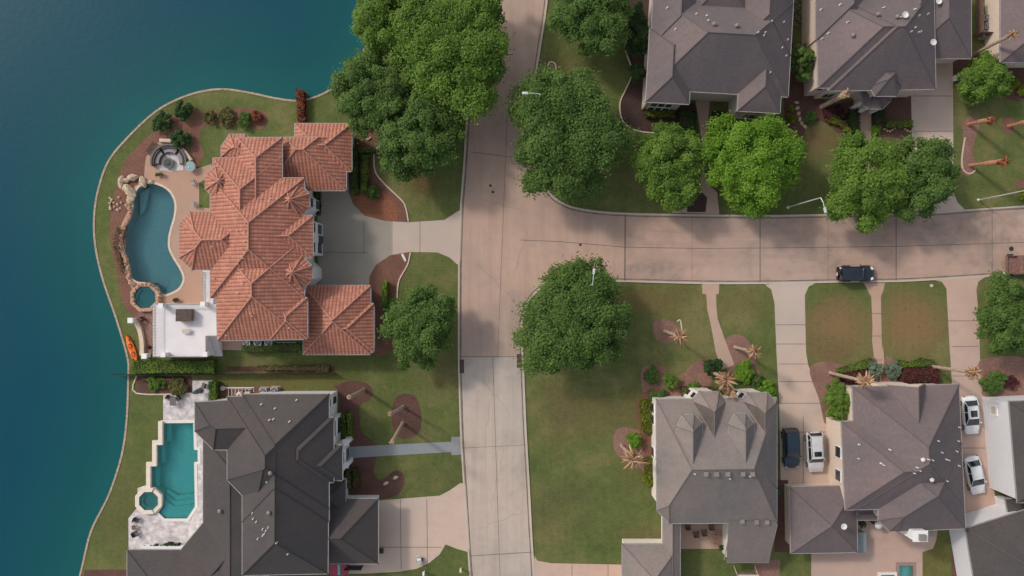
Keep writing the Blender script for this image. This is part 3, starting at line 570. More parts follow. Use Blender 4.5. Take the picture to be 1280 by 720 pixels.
def rspa(pts, name, label, wallmat, zr, zw, thick, tint, gap=None, floor=None):
    c = P2(pts); cc = Vector((sum(p[0] for p in c) / len(c), sum(p[1] for p in c) / len(c), 0)); t = thing(name, cc, label, 'spa')
    a = c[::-1]; ar = sum(a[k][0] * a[(k + 1) % len(a)][1] - a[(k + 1) % len(a)][0] * a[k][1] for k in range(len(a)))
    if ar < 0: a = a[::-1]
    oo = inset(a, -thick); w = MB(); n = len(a)
    for k in range(n):
        j = (k + 1) % n; z = zr - (0.14 if gap and k in gap else 0)
        w.poly([(*a[k], z), (*oo[k], z), (*oo[j], z), (*a[j], z)]); w.poly([(*oo[k], z), (*oo[k], -1.7), (*oo[j], -1.7), (*oo[j], z)]); w.poly([(*a[j], z), (*a[j], 0.02), (*a[k], 0.02), (*a[k], z)])
        for e, q in ((k, 0), (j, 1)): w.poly([(*a[e], zr - .2), (*oo[e], zr - .2), (*oo[e], z), (*a[e], z)])
    w.build('wall', wallmat, t)
    f = MB(); f.prism(inset(a, -0.02), 0.03, 0.05); f.build('floor', floor or M['plaster'], t)
    b = MB(); ins_ = inset(a, 0.42)
    for k in range(n):
        j = (k + 1) % n; zb = zw * .55; b.poly([(*ins_[k], zb), (*a[k], zb), (*a[j], zb), (*ins_[j], zb)]); b.poly([(*ins_[j], zb), (*ins_[j], .04), (*ins_[k], .04), (*ins_[k], zb)])
    b.build('bench', floor or M['plaster'], t)
    q = MB(); q.poly([(x, y, zw) for x, y in a]); q.build('water', m_poolwater(name + '_water', tint), t)
    return t
rspa(SPAA, 'spa', 'raised octagonal stone-rimmed spa at the foot of the kidney pool', M['rock2'], 0.5, 0.42, 0.42, (0.32, 0.66, 0.68), floor=M['plaster2'])
rspa(SPAB, 'spa', 'octagonal spa with cream rim at the corner of the teal pool', M['coping3'], 0.5, 0.42, 0.48, (0.36, 0.74, 0.72), gap=(7, 0, 6), floor=M['plaster2'])
hc = W(1108, 726)
rspa(HOTC, 'spa', 'small square spa with white rim beside the turquoise plunge pool', M['coping'], 0.3, 0.2, 0.3, (0.5, 0.72, 0.85))
# stepped cream wall on the left of the teal pool
t = thing('pool_wall', W(192, 570), 'cream stepped low wall along the left edge of the teal pool', 'wall')
q = MB()
for x0, x1, y0, y1 in ((199.4, 204.8, 526, 555.5), (192, 199.39, 550, 555.5), (192, 197.4, 555.51, 582), (184.5, 191.99, 577, 582), (184.5, 189.8, 582.01, 609)):
    q.prism(P2([(x0, y0), (x1, y0), (x1, y1), (x0, y1)]), 0, 0.4)
q.build('coping', M['coping3'], t)
# ------------------------------------------------------------ houses
def clip(poly, a, b, c):
    """keep a*x+b*y+c <= 0"""
    out = []
    for k in range(len(poly)):
        p, q = poly[k], poly[(k + 1) % len(poly)]; fp = a * p[0] + b * p[1] + c; fq = a * q[0] + b * q[1] + c
        if fp <= 1e-9: out.append(p)
        if (fp < -1e-9 and fq > 1e-9) or (fp > 1e-9 and fq < -1e-9):
            t = fp / (fp - fq); out.append((p[0] + (q[0] - p[0]) * t, p[1] + (q[1] - p[1]) * t))
    return out
def convex_ccw(pts):
    a = sum(pts[k][0] * pts[(k + 1) % len(pts)][1] - pts[(k + 1) % len(pts)][0] * pts[k][1] for k in range(len(pts)))
    return (pts if a > 0 else pts[::-1]), a > 0
class House:
    def __init__(s, name, label, cat, base_px, roofmat, wallmat, slope, capmat=None, gut='gutter', group=None):
        s.root = thing(name, W(*base_px, 0), label, cat, group)
        s.roof, s.wall, s.gut, s.cap, s.gable = MB(), MB(), MB(), MB(), MB()
        s.rm, s.wm, s.slope, s.cm, s.gm = roofmat, wallmat, slope, capmat, gut; s.k = 0; s.planes = []; s.subs = []
    def wing(s, px, ze, sl=None, off=None, gable=(), over=0.45, wall0=0.0, walls=True, cap=True, rake=True):
        """px: convex footprint of the eave in photo pixels, seen at height ze"""
        s.k += 1; ze = ze + 0.011 * s.k
        pts = P2(px, ze); n = len(pts); P, ccw = convex_ccw(pts)
        sl = sl if sl is not None else [s.slope] * n
        if isinstance(sl, (int, float)): sl = [sl] * n
        off = off or [0.0] * n; gab = [k in gable for k in range(n)]
        if not ccw:   # keep per-edge data aligned after reversal
            idx = [(n - 2 - k) % n for k in range(n)]
            sl = [sl[i] for i in idx]; off = [off[i] for i in idx]; gab = [gab[i] for i in idx]
        pl = []
        for k in range(n):
            p, q = P[k], P[(k + 1) % n]; L = math.hypot(q[0] - p[0], q[1] - p[1]); nx, ny = -(q[1] - p[1]) / L, (q[0] - p[0]) / L
            pl.append((sl[k] * nx, sl[k] * ny, off[k] - sl[k] * (nx * p[0] + ny * p[1])))
        act = [k for k in range(n) if not gab[k]]
        s.planes.append((P, ze, [pl[k] for k in act]))
        th = 0.16; segs = {}; prof = {k: [] for k in range(n)}
        for k in act:
            f = list(P)
            for j in act:
                if j != k and f:
                    f = clip(f, pl[k][0] - pl[j][0], pl[k][1] - pl[j][1], pl[k][2] - pl[j][2])
            if len(f) < 3: continue
            p, q = P[k], P[(k + 1) % n]; L = math.hypot(q[0] - p[0], q[1] - p[1]); ux, uy = (q[0] - p[0]) / L, (q[1] - p[1]) / L
            h = lambda x, y: ze + pl[k][0] * x + pl[k][1] * y + pl[k][2]
            v3 = [(x, y, h(x, y)) for x, y in f]
            cs = math.sqrt(1 + sl[k] ** 2)
            uv = [((x - p[0]) * ux + (y - p[1]) * uy, (-(x - p[0]) * uy + (y - p[1]) * ux) * cs) for x, y in f]
            s.roof.poly(v3, uv)
            for i in range(len(v3)):
                a, b = v3[i], v3[(i + 1) % len(v3)]; onb = False
                for j in range(n):
                    e0, e1 = P[j], P[(j + 1) % n]; LL = math.hypot(e1[0] - e0[0], e1[1] - e0[1])
                    da = abs((a[0] - e0[0]) * (e1[1] - e0[1]) - (a[1] - e0[1]) * (e1[0] - e0[0])) / LL; db = abs((b[0] - e0[0]) * (e1[1] - e0[1]) - (b[1] - e0[1]) * (e1[0] - e0[0])) / LL
                    if da < 1e-4 and db < 1e-4: onb = True; prof[j] += [a, b]
                if not onb and math.dist(a, b) > 0.3:
                    key = tuple(round((a[m] + b[m]) / 2, 2) for m in range(3)); segs[key] = (a, b)
        for k in range(n):   # fascia or gable below the roof edge
            e0, e1 = P[k], P[(k + 1) % n]; ux, uy = e1[0] - e0[0], e1[1] - e0[1]
            pp = {}
            for v in prof[k]: pp[round((v[0] - e0[0]) * ux + (v[1] - e0[1]) * uy, 4)] = v
            line = [pp[t] for t in sorted(pp)]
            if len(line) < 2: continue
            tgt = s.gable if (gab[k] or off[k] > 0.3) else s.roof
            tgt.poly([(line[0][0], line[0][1], ze - th), (line[-1][0], line[-1][1], ze - th)] + line[::-1])
            nl = math.hypot(ux, uy); nx, ny = uy / nl, -ux / nl; w = 0.085
            for i in range(len(line) - 1 if (rake or not gab[k]) else 0):   # gutter / rake board proud of the edge
                a, b = line[i], line[i + 1]
                a2 = (a[0] - ux / nl * w * (i == 0), a[1] - uy / nl * w * (i == 0)); b2 = (b[0] + ux / nl * w * (i == len(line) - 2), b[1] + uy / nl * w * (i == len(line) - 2))
                z = 0.03 if gab[k] else -0.01
                q = [(a2[0], a2[1], a[2] + z), (b2[0], b2[1], b[2] + z), (b2[0] + nx * w, b2[1] + ny * w, b[2] + z), (a2[0] + nx * w, a2[1] + ny * w, a[2] + z)]
                lo = [(x, y, zz - 0.16) for x, y, zz in q]
                s.gut.poly(q[::-1]); s.gut.poly(lo)
                for m in range(4): m2 = (m + 1) % 4; s.gut.poly([lo[m], q[m], q[m2], lo[m2]][::-1])
        s.roof.poly([(x, y, ze - th) for x, y in P[::-1]])
        if cap and s.cm:
            for a, b in segs.values():
                s.cap.tube([(a[0], a[1], a[2] + .03), (b[0], b[1], b[2] + .03)], 0.10 if s.cm is M['tilecap'] else 0.05, 6)
        if walls:
            ip = inset(P, over); s.wall.prism(ip, wall0, ze - th + 0.002 * s.k)
        return s
    def z_at(s, px, py):
        """roof surface hit by the line of sight through this pixel"""
        best = None
        for it in range(240):
            z = 14 - it * 0.06; w = W(px, py, z)
            for P, ze, pl in s.planes:
                ok = all((P[(k + 1) % len(P)][0] - P[k][0]) * (w.y - P[k][1]) - (P[(k + 1) % len(P)][1] - P[k][1]) * (w.x - P[k][0]) > 0 for k in range(len(P)))
                if ok and z <= ze + min(a * w.x + b * w.y + c for a, b, c in pl): return w
        return W(px, py, 3)
    def vents(s, kind, pts, mat=None):
        s.subs += [(kind, p, mat) for p in pts]; return s
    def done(s):
        ro = s.roof.build('roof', s.rm, s.root)
        if s.wall.f: s.wall.build('wall', s.wm, s.root)
        if s.gable.f: s.gable.build('gable_wall', s.wm, s.root)
        if s.gut.f: s.gut.build('gutter', M[s.gm], s.root)
        if s.cap.f and s.cm: s.cap.build('ridge_cap', s.cm, ro)
        for kind, p, mat in s.subs:
            w = s.z_at(*p); b = MB(); x, y, z = w
            if kind == 'vent_pipe': b.lathe((x, y, z - .2), [(0.045, 0), (0.045, 0.5), (0.07, 0.51), (0.07, 0.56), (0.02, 0.58)], 8).lathe((x, y, z - .12), [(0.13, 0), (0.11, 0.12), (0.05, .18)], 8)
            elif kind == 'roof_vent': b.box((x, y, z + .1), (.42, .42, .4)).box((x, y, z + .31), (.5, .5, .05))
            elif kind == 'turbine_vent': b.lathe((x, y, z - .2), [(0.12, 0), (0.12, 0.4), (0.2, 0.43), (0.25, 0.55), (0.2, 0.68), (0.08, 0.74)], 12)
            elif kind == 'satellite_dish': b.tube([(x, y, z - .1), (x, y, z + .6)], .03, 6).lathe((x, y, z + .55), [(0.05, 0), (0.24, .05), (.36, .14), (.33, .15), (.15, .07)], 16)
            elif kind == 'flue': b.tube([(x, y, z - .1), (x, y, z + .5), (x + .5, y + .25, z + .62)], [.09, .09, .06], 8)
            b.build(kind, mat or (M['ventd'] if kind in ('roof_vent', 'turbine_vent') else M['vent']), ro)
        return s
def window(h, a, b, z0, z1, frame='frame', n=1, fm=.16, glass='glass'):
    """window in the wall between photo-ground points a and b (world xy), z0..z1"""
    a, b = Vector(a), Vector(b); d = (b - a).normalized(); nr = Vector((d.y, -d.x)); ang = math.atan2(d.y, d.x); m = (a + b) / 2; L = (b - a).length
    f = MB(); f.box((m.x, m.y, (z0 + z1) / 2), (L, .14, z1 - z0), ang); fo = f.build('window', M[frame], h.root)
    g = MB()
    for k in range(n):
        c = m + d * ((k + .5) / n - .5) * L
        g.box((c.x + nr.x * .03, c.y + nr.y * .03, (z0 + z1) / 2), (L / n - fm, .14, z1 - z0 - fm - .02), ang)
    g.build('pane', M[glass], fo); return fo
def rect(x0, y0, x1, y1, deg=0, piv=None):
    p = [(x0, y0), (x1, y0), (x1, y1), (x0, y1)]
    if deg:
        c, s_ = math.cos(R(deg)), math.sin(R(deg)); cx, cy = piv
        p = [(cx + (x - cx) * c - (y - cy) * s_, cy + (x - cx) * s_ + (y - cy) * c) for x, y in p]
    return p          # edges: 0 = top (north), 1 = right, 2 = bottom, 3 = left
def octa(cx, cy, r): return [(cx + r * math.cos(R(a)), cy + r * math.sin(R(a))) for a in range(22, 382, 45)]

# --- red tiled villa
T = M['tilecap']
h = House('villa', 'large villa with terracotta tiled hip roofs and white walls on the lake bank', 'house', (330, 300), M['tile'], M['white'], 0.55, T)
E = 6.4
h.wing(rect(297, 172, 352.5, 300), E); h.wing(rect(266, 197.5, 350, 330), E); h.wing(rect(263, 222.5, 380, 372), E); h.wing([(268, 300), (378, 300), (380, 424), (272, 425.5)], E)
h.wing(rect(338, 372, 384, 423.5), E); h.wing(rect(326, 269.5, 391, 322), E)
h.wing(octa(366, 251, 22.5), E, 0.75); h.wing(octa(369, 341, 22.5), E, 0.75)
h.wing([(237.5, 265), (224, 280), (224, 322), (240, 337), (320, 337), (320, 265)], E); h.wing(octa(277.5, 227.5, 22.5), E, 0.62)
h.wing([(287, 168), (276.5, 183), (276.5, 196), (320, 215), (330, 190), (307, 168)], E - 0.5, 0.5)
h.wing(rect(368.5, 154.5, 439.5, 214), 3.6); h.wing(rect(330, 175, 432.5, 238), 3.6, off=[1.6, 0, 0, 0]); h.wing(rect(379, 357, 463, 443), 3.4); h.wing(rect(400, 379.5, 467, 440), 3.4)
h.vents('vent_pipe', [(325, 191), (315, 204), (302, 219.5), (294, 258), (307, 279), (297, 289), (306, 290), (306, 302), (303, 310), (311, 309), (305, 323), (298, 330), (303, 337), (268, 348), (304, 354), (298, 366), (339, 249), (327, 248), (354, 228), (314, 392), (316, 395), (362, 410), (266, 308), (284, 419)], m_plain('pink_vent', (0.62, 0.42, 0.34), 0.7))
h.done()
# white terrace at the back of the villa, with rails, pillars and stair well
t = h.root; b = MB(); z = 3.3
b.prism(P2([(191, 380), (271, 380), (271, 420), (257, 420), (257, 446), (191, 446)], z), 0, z); b.prism(P2([(253.5, 338), (266.5, 338), (266.5, 379.9), (253.5, 379.9)], z), 0, z - .01)
te = b.build('terrace', M['terrace'], t)
for pts in ([(191, 380), (257, 380)], [(191, 380), (191, 446), (257, 446), (257, 420), (271, 420)], [(253.5, 340), (253.5, 379)]):
    q = MB(); pp = P2(pts, z + 1.0)
    q.strip(pp, .09, z + .92, z + 1.0); q.strip(P2(pts, z + .5), .05, z + .08, z + .13)
    for i in range(len(pp) - 1):
        a, c = Vector(pp[i]), Vector(pp[i + 1]); n = max(2, int((c - a).length / .35))
        for k in range(n): p = a.lerp(c, k / n); q.box((p.x, p.y, z + .5), (.03, .03, .9))
    q.build('railing', M['gutter'], t)
for x, y in ((200.5, 382), (253, 380), (203.5, 443.5), (256, 443)):
    w = W(x, y, z + 1.2); q = MB(); q.box((w.x, w.y, z + .55), (.42, .42, 1.1)); q.box((w.x, w.y, z + 1.14), (.56, .56, .08)); q.build('pillar', M['white'], t)
w = W(265, 433, 2.0); q = MB()
for k in range(9): q.box((w.x, w.y - 1.2 + k * .3, .17 * (k + 1)), (1.2, .3, .34 * (k + 1) * .5 + .1))
q.build('stair', M['terrace'], t)
# east front windows
def we(x, y0, y1, z0, z1, H_=h, n=1):
    k = x; return window(H_, (W(x, 0, 0).x, W(0, y1).y), (W(x, 0, 0).x, W(0, y0).y), z0, z1, n=n)
EX = lambda px, z: W(px, 0, z).x
def wv_east(xw, yc, wid, z0, z1, H_): window(H_, (xw, yc - wid / 2), (xw, yc + wid / 2), z0, z1)
for yc in (251, 341): wv_east(EX(388.5, E) - .45, W(0, yc, E).y, 1.2, 3.9, 5.6, h); wv_east(EX(388.5, E) - .45, W(0, yc, E).y, 1.2, .9, 2.7, h)
for yc in (283, 308): wv_east(EX(391, E) - .43, W(0, yc, E).y, 1.3, 3.9, 5.7, h); wv_east(EX(391, E) - .43, W(0, yc, E).y, 1.3, .8, 2.8, h)
wv_east(EX(391, E) - .43, W(0, 296, E).y, 1.1, 0.1, 2.5, h)

# --- charcoal villa bottom left
h = House('villa', 'big charcoal shingle house with teal pool on its lake side', 'house', (350, 620), M['sh_dark'], M['white'], 0.80, M['sh_dark'])
E = 6.2
h.wing([(303, 494), (411.5, 493.5), (409.5, 717), (303, 719)], E); h.wing([(303, 493), (411, 492.6), (411, 652), (303, 652)], E)
h.wing([(284, 496), (411, 494), (411, 636), (319, 636), (284.3, 600)], E)
h.wing([(243.7, 503), (395, 494), (395, 562), (266.7, 562), (243.7, 539)], E)
h.wing(rect(345, 522, 417, 603), E); h.wing(rect(370, 556.5, 428, 600.5), E - .3)
h.wing(rect(254, 545, 330, 800), 3.3, .32); h.wing(rect(159, 687.5, 320, 800), 3.3, .32); h.wing([(254.5, 653), (226.7, 686.5), (262, 722), (290, 690)], 3.28, .2, gable=(1, 2, 3), over=.1, rake=False, cap=False)
h.wing(rect(376, 623.5, 472.5, 704.5), 3.3, .72); h.wing([(395, 600), (432, 600), (432, 642), (395, 642)], 3.5, .5)
h.vents('vent_pipe', [(327, 505.5), (344, 510.5), (371, 500), (362, 527), (342, 524), (337, 525)]); h.vents('turbine_vent', [(339, 590.5), (337, 640), (276, 638)])
h.vents('vent_pipe', [(334, 602), (316, 641), (321, 652), (329, 661), (333, 663), (336, 659), (329, 669), (323, 673), (331, 667), (317, 648), (346, 678), (360, 692)])
q = MB(); q.prism(P2([(275, 563), (283.5, 563), (283.5, 599), (275, 599)], 3.9), 3.2, 3.9); q.build('balcony', M['gutter'], h.root)
# portico posts and windows of the front
for y in (553, 581):
    w = W(432, y, 3); q = MB(); q.box((w.x, w.y, 1.5), (.55, .55, 3.0)); q.box((w.x, w.y, 3.05), (.75, .75, .16)); q.build('pillar', M['white'], h.root)
for x, yc, wd in ((411, 507, 1.0), (417, 540, 2.0), (428, 578, 1.6)):
    wv_east(EX(x, E) - .43, W(0, yc, E).y, wd, 3.7, 5.5, h); wv_east(EX(x, E) - .43, W(0, yc, E).y, wd, .8, 2.6, h)
g0 = EX(472.5, 3.3) - .43
q = MB(); q.box((g0, W(0, 664).y, 1.15), (.12, 5.2, 2.2)); q.build('garage_door', M['cream2'], h.root)
h.done()
# --- top middle house
h = House('house', 'brown roofed brick house with arched entry at the top, beside the bare mulch bed', 'house', (895, 60), M['sh_brown'], M['cream2'], 0.78, M['sh_brown'])
E = 5.7; pv = (895, 118); dg = 3.2
h.wing(rect(811, -2, 985, 116, dg, pv), E); h.wing(rect(810, -120, 872, 62, dg, pv), E); h.wing(rect(908, -120, 985, 64, dg, pv), E); h.wing(rect(850, -120, 940, 30, dg, pv), E, .6)
h.wing(rect(808, 40, 862, 132, dg, pv), E); h.wing(rect(923, 40, 976, 137, dg, pv), E); h.wing(rect(871, 70, 918, 115, dg, pv), E - .4, .95)
h.vents('vent_pipe', [(834, 10), (844, 37), (870, 18), (883, 20), (885, 26), (964, 27), (979, 28), (947, 41), (956, 41), (954, 45), (984, 50), (977, 60), (982, 70), (962, 91)]); h.vents('turbine_vent', [(892, 31), (920, 33)])
# arched entry and windows on the south front
def ws(pa, pb, ze, z0, z1, H_, over=.43, n=1):
    a = Vector(P2([pa], ze)[0]); b = Vector(P2([pb], ze)[0]); d = (b - a).normalized(); nr = Vector((d.y, -d.x)); a -= nr * over; b -= nr * over
    return window(H_, a, b, z0, z1, n=n)
ws((817, 128.7), (845, 130.6), E, 2.6, 4.2, h, n=3); ws((817, 128.7), (845, 130.6), E, .7, 2.2, h, n=3)
ws((935, 138), (962, 140), E, 3.0, 4.6, h, n=2); ws((935, 138), (962, 140), E, .6, 2.4, h, n=2)
ws((889, 113.6), (905, 114.8), E - .4, 0.05, 3.6, h, over=.3); ws((908, 114.9), (916, 115.6), E - .4, 2.8, 4.2, h, over=.35)
h.done()
# --- top right house
h = House('house', 'brown roofed house with octagonal dark porch roof and cream side wall, top right', 'house', (1095, 60), M['sh_brown2'], M['cream'], 0.80, M['sh_brown2'])
E = 5.6
h.wing(rect(1023, -10, 1168.5, 108.5, -1, (1095, 108)), E); h.wing(rect(1036, -12, 1169.5, 112.5, -1, (1095, 108)), E); h.wing(rect(1020, -120, 1090, 50), E); h.wing(rect(1112, -120, 1167, 40), E)
h.wing([(1086.5, 108), (1094, 120), (1121, 120), (1127, 108), (1127, 80), (1086.5, 80)], E, .95)
h.wing([(1076, 112), (1078.5, 131), (1086, 136), (1103, 136), (1113, 126), (1115, 112)], 3.5, .25, over=.6); h.wing(rect(1130, -34, 1214, 73), 3.6, .6)
h.vents('vent_pipe', [(1050, 6), (1026, 12), (1104, 10), (1059, 28), (1035, 42), (1027, 49), (1125, 22), (1143, 12), (1148, 20), (1159, 18), (1143, 35), (1138, 40), (1147, 41), (1150, 40)]); h.vents('turbine_vent', [(1096, 19), (1120, 22), (1065, 45)]); h.vents('satellite_dish', [(1169.8, 4), (1128, 21), (1163, 55)])
ws((1030, 109.5), (1038, 109.5), E, 3, 4.6, h); ws((1046, 112.6), (1060, 112.4), E, .8, 2.4, h, n=2); ws((1130, 109), (1145, 109), E, 3, 4.6, h, n=2); ws((1096, 120), (1108, 120), E, 3.2, 4.8, h, over=.35, n=2)
q = MB()
for x, y in ((1079, 131), (1087, 136), (1103, 136), (1113, 126)): w = W(x, y, 3.4); q.box((w.x, w.y + .3, 1.6), (.35, .35, 3.2))
q.build('pillar', M['white'], h.root)
h.done()
h = House('house', 'partly seen single storey house with pale side wall at the top right corner', 'house', (1330, 0), M['sh_brown2'], M['cream'], 0.7, M['sh_brown2'])
h.wing(rect(1251, -120, 1440, 78), 3.8); h.done()
# --- lower middle house with dormers
h = House('house', 'grey roofed house with two bell dormers and two front gables', 'house', (895, 590), M['sh_grey'], M['offwhite'], 0.58, M['sh_grey'])
E = 6.0
h.wing([(820.7, 499.5), (971, 497.5), (971, 653), (836.8, 654.3), (821.5, 638)], E, [0.58, 1.05, 0.58, 1.0, 1.35])
h.wing([(865, 520), (865, 501.5), (874.5, 489.5), (898.5, 490), (908, 502), (908, 610), (865, 610)], E, 1.15, over=.2)
h.wing([(927, 520), (927, 501), (935, 491.5), (959, 490.7), (971, 503), (971, 610), (927, 610)], E, 1.0, over=.2)
h.wing([(846, 533), (853.5, 519), (867.5, 518), (878, 529), (878, 600), (846, 600)], 8.1, 1.15, over=.3, wall0=5.9)
h.wing([(911, 531), (919.5, 517), (932.5, 517), (942.5, 529), (942.5, 600), (911, 600)], 8.1, 1.15, over=.3, wall0=5.9)
w0 = W(914, 654, 6.0); zs = 2.75
def flat(px, z): return W(px[0], px[1], z)
a = W(908.5, 703, zs); c = W(961, 703, zs)
ys_ = (W(0, 654, E).y - a.y)
# cat-slide over the back wing: one plane running on from the main south slope
pz = lambda y: zs + (y - a.y) * 0.58
P_ = [(a.x, a.y), (c.x, a.y), (W(970.4, 0, E).x, W(0, 651, E).y), (W(914, 0, E).x - .35, W(0, 651, E).y)]
h.roof.poly([(x, y, pz(y) + .06) for x, y in P_], [(x, y * 1.13) for x, y in P_]); h.roof.poly([(x, y, pz(y) - .14) for x, y in P_[::-1]])
for i in range(4):
    p, q_ = P_[i], P_[(i + 1) % 4]; h.roof.poly([(*p, pz(p[1]) - .14), (*q_, pz(q_[1]) - .14), (*q_, pz(q_[1]) + .06), (*p, pz(p[1]) + .06)])
    if i != 2: h.gut.box(((p[0] + q_[0]) / 2, (p[1] + q_[1]) / 2, (pz(p[1]) + pz(q_[1])) / 2 - .02), (.1, math.dist(p, q_), .12) if i != 0 else (math.dist(p, q_), .1, .12), 0, Matrix.Rotation(math.atan(0.58) * (1 if i in (1, 3) else 0), 4, 'X') if i != 0 else None)
xw0, xw1, yw0, yw1 = a.x + .2, c.x - .3, a.y + .3, W(0, 648, E).y
h.wall.v += [(xw0, yw0, 0), (xw1, yw0, 0), (xw1, yw1, 0), (xw0, yw1, 0), (xw0, yw0, pz(yw0) - .15), (xw1, yw0, pz(yw0) - .15), (xw1, yw1, pz(yw1) - .15), (xw0, yw1, pz(yw1) - .15)]
nb = len(h.wall.v) - 8
for f in ((0, 1, 5, 4), (1, 2, 6, 5), (2, 3, 7, 6), (3, 0, 4, 7), (4, 5, 6, 7)): h.wall.f.append([nb + k for k in f])
h.wing(rect(778, 680.5, 850, 800, 0), 3.4, .62); h.wing(rect(829, 640, 850, 740), 3.45, .62, gable=(0,))
h.vents('roof_vent', [(882, 592), (895, 592), (909, 592), (928, 592), (940, 592), (927, 651), (945, 652), (958, 652)]); h.vents('vent_pipe', [(868, 592), (912, 598), (937, 595), (936, 663), (949, 662)])
for y0 in (517, 532, 575): 
    wx = W(820.7, 0, E).x + .43; yy = W(0, y0, E).y; window(h, (wx, yy + .6), (wx, yy - .6), 3.6, 5.2)
    window(h, (wx, yy + .6), (wx, yy - .6), .8, 2.4)
h.done()
for pa, pb in (((874.5, 489.5), (865, 501.5)), ((935, 491.5), (927, 501))):
    for z0, z1 in ((.9, 2.4), (3.5, 5.0)):
        a_ = Vector(P2([pa], 6)[0]); b_ = Vector(P2([pb], 6)[0]); d_ = (b_ - a_).normalized(); n_ = Vector((d_.y, -d_.x)); a_ -= n_ * .2; b_ -= n_ * .2; m_ = (a_ + b_) / 2; window(h, m_ - d_ * .42, m_ + d_ * .42, z0, z1)
# --- lower right house
h = House('house', 'taupe roofed house with cream side wall, white chimney and pink back patio', 'house', (1130, 570), M['sh_brown2'], M['cream'], 0.72, M['sh_brown2'])
E = 5.6
h.wing([(1065.7, 484), (1198.5, 480.5), (1205, 634), (1071, 637)], E); h.wing([(1052, 527), (1195, 523), (1199, 633), (1057, 637.3)], E)
h.wing([(1097, 560), (1201.8, 555), (1206.7, 660.5), (1122, 664.3), (1112, 664), (1098.5, 650.5)], E)
h.wing([(1109.5, 481.3), (1156, 480), (1157, 570), (1110, 570)], E, 1.25, gable=(0,), over=.35)
h.wing(rect(988, 608, 1071, 691, -1, (1030, 650)), 3.2, .6); h.wing(rect(1066, 633, 1100, 650), 3.0, .4)
h.vents('vent_pipe', [(1073.5, 555.5), (1072.5, 573), (1112, 562), (1101, 579), (1104, 581), (1176.5, 565.5), (1172, 551), (1182, 574), (1185, 575), (1197, 551), (1195, 564), (1198, 534), (1198, 582), (1160, 574), (1165, 575), (1146, 584), (1149, 588), (1142, 591), (1183, 601)]); h.vents('turbine_vent', [(1163, 599), (1152, 574)], M['vent']); h.vents('satellite_dish', [(1052, 656)])
for y0, z0, z1, wd in ((539, 4.1, 4.8, .5), (570, 2.6, 4.1, .7), (600, 2.6, 4.1, .7)):
    wx = W(1054, 0, E).x + .41; yy = W(0, y0, E).y; window(h, (wx, yy + wd), (wx, yy - wd), z0, z1)
w = W(1137, 662, 4.5); q = MB(); q.box((w.x, w.y, 3.4), (1.5, 1.1, 6.8)); q.box((w.x, w.y, 6.87), (1.7, 1.3, .14)); ch = q.build('chimney', M['white'], h.root)
q = MB(); q.box((w.x + .15, w.y - .1, 7.05), (.8, .7, .3)); q.build('chimney_cap', M['ventd'], ch)
h.done()
# --- far right
h = House('house', 'two storey house with white siding west wall at the right edge', 'house', (1320, 560), M['sh_dark'], M['siding'], 0.6, M['sh_dark'])
h.wing([(1261.5, 502), (1420, 496), (1430, 630), (1272, 628)], 5.6, over=.25); h.wing([(1257, 624), (1300, 622), (1302, 652), (1261, 645)], 3.0, .4)
wx = W(1262, 0, 5.6).x + .32
yy = W(0, 519, 5.6).y; window(h, (wx, yy + .7), (wx, yy - .6), 1.6, 2.9, fm=.4, glass='cream2')
h.done()
h = House('house', 'dark roofed house set at an angle in the bottom right corner', 'house', (1290, 720), M['sh_dark'], M['siding'], 0.42, M['sh_brown2'])
h.wing([(1207, 661), (1330, 622), (1372, 750), (1228, 785)], 4.6, over=.4); h.done()
# ------------------------------------------------------------ vegetation
def leaf_mesh(name, pos, nrm, size, tone, mat, parent, origin, aspect=1.5):
    """many small separate leaf sprays: pos (n,3), nrm (n,3), size (n,), tone (n,)"""
    rng = np.random.default_rng(len(pos))
    n = len(pos); nrm = nrm / np.maximum(np.linalg.norm(nrm, axis=1, keepdims=True), 1e-6)
    r = rng.normal(size=(n, 3)); a = np.cross(nrm, r); a /= np.maximum(np.linalg.norm(a, axis=1, keepdims=True), 1e-6); b = np.cross(nrm, a)
    s = size[:, None] / 2; L = a * s * aspect; Wd = b * s
    v = np.stack([pos - L, pos - Wd * .9 + nrm * s * .25, pos + L, pos + Wd * .9 - nrm * s * .15], 1).reshape(-1, 3) - np.array(origin)
    me = bpy.data.meshes.new(name); me.vertices.add(4 * n); me.vertices.foreach_set('co', v.astype(np.float32).ravel())
    me.loops.add(4 * n); me.loops.foreach_set('vertex_index', np.arange(4 * n, dtype=np.int32))
    me.polygons.add(n); me.polygons.foreach_set('loop_start', np.arange(0, 4 * n, 4, dtype=np.int32)); me.polygons.foreach_set('loop_total', np.full(n, 4, np.int32))
    at = me.attributes.new('tone', 'FLOAT', 'POINT'); at.data.foreach_set('value', np.repeat(np.clip(tone, 0, 1), 4).astype(np.float32))
    me.materials.append(mat); me.update(); me.validate()
    o = bpy.data.objects.new(name, me); C.objects.link(o)
    if parent: o.parent = parent
    else: o.location = origin
    return o
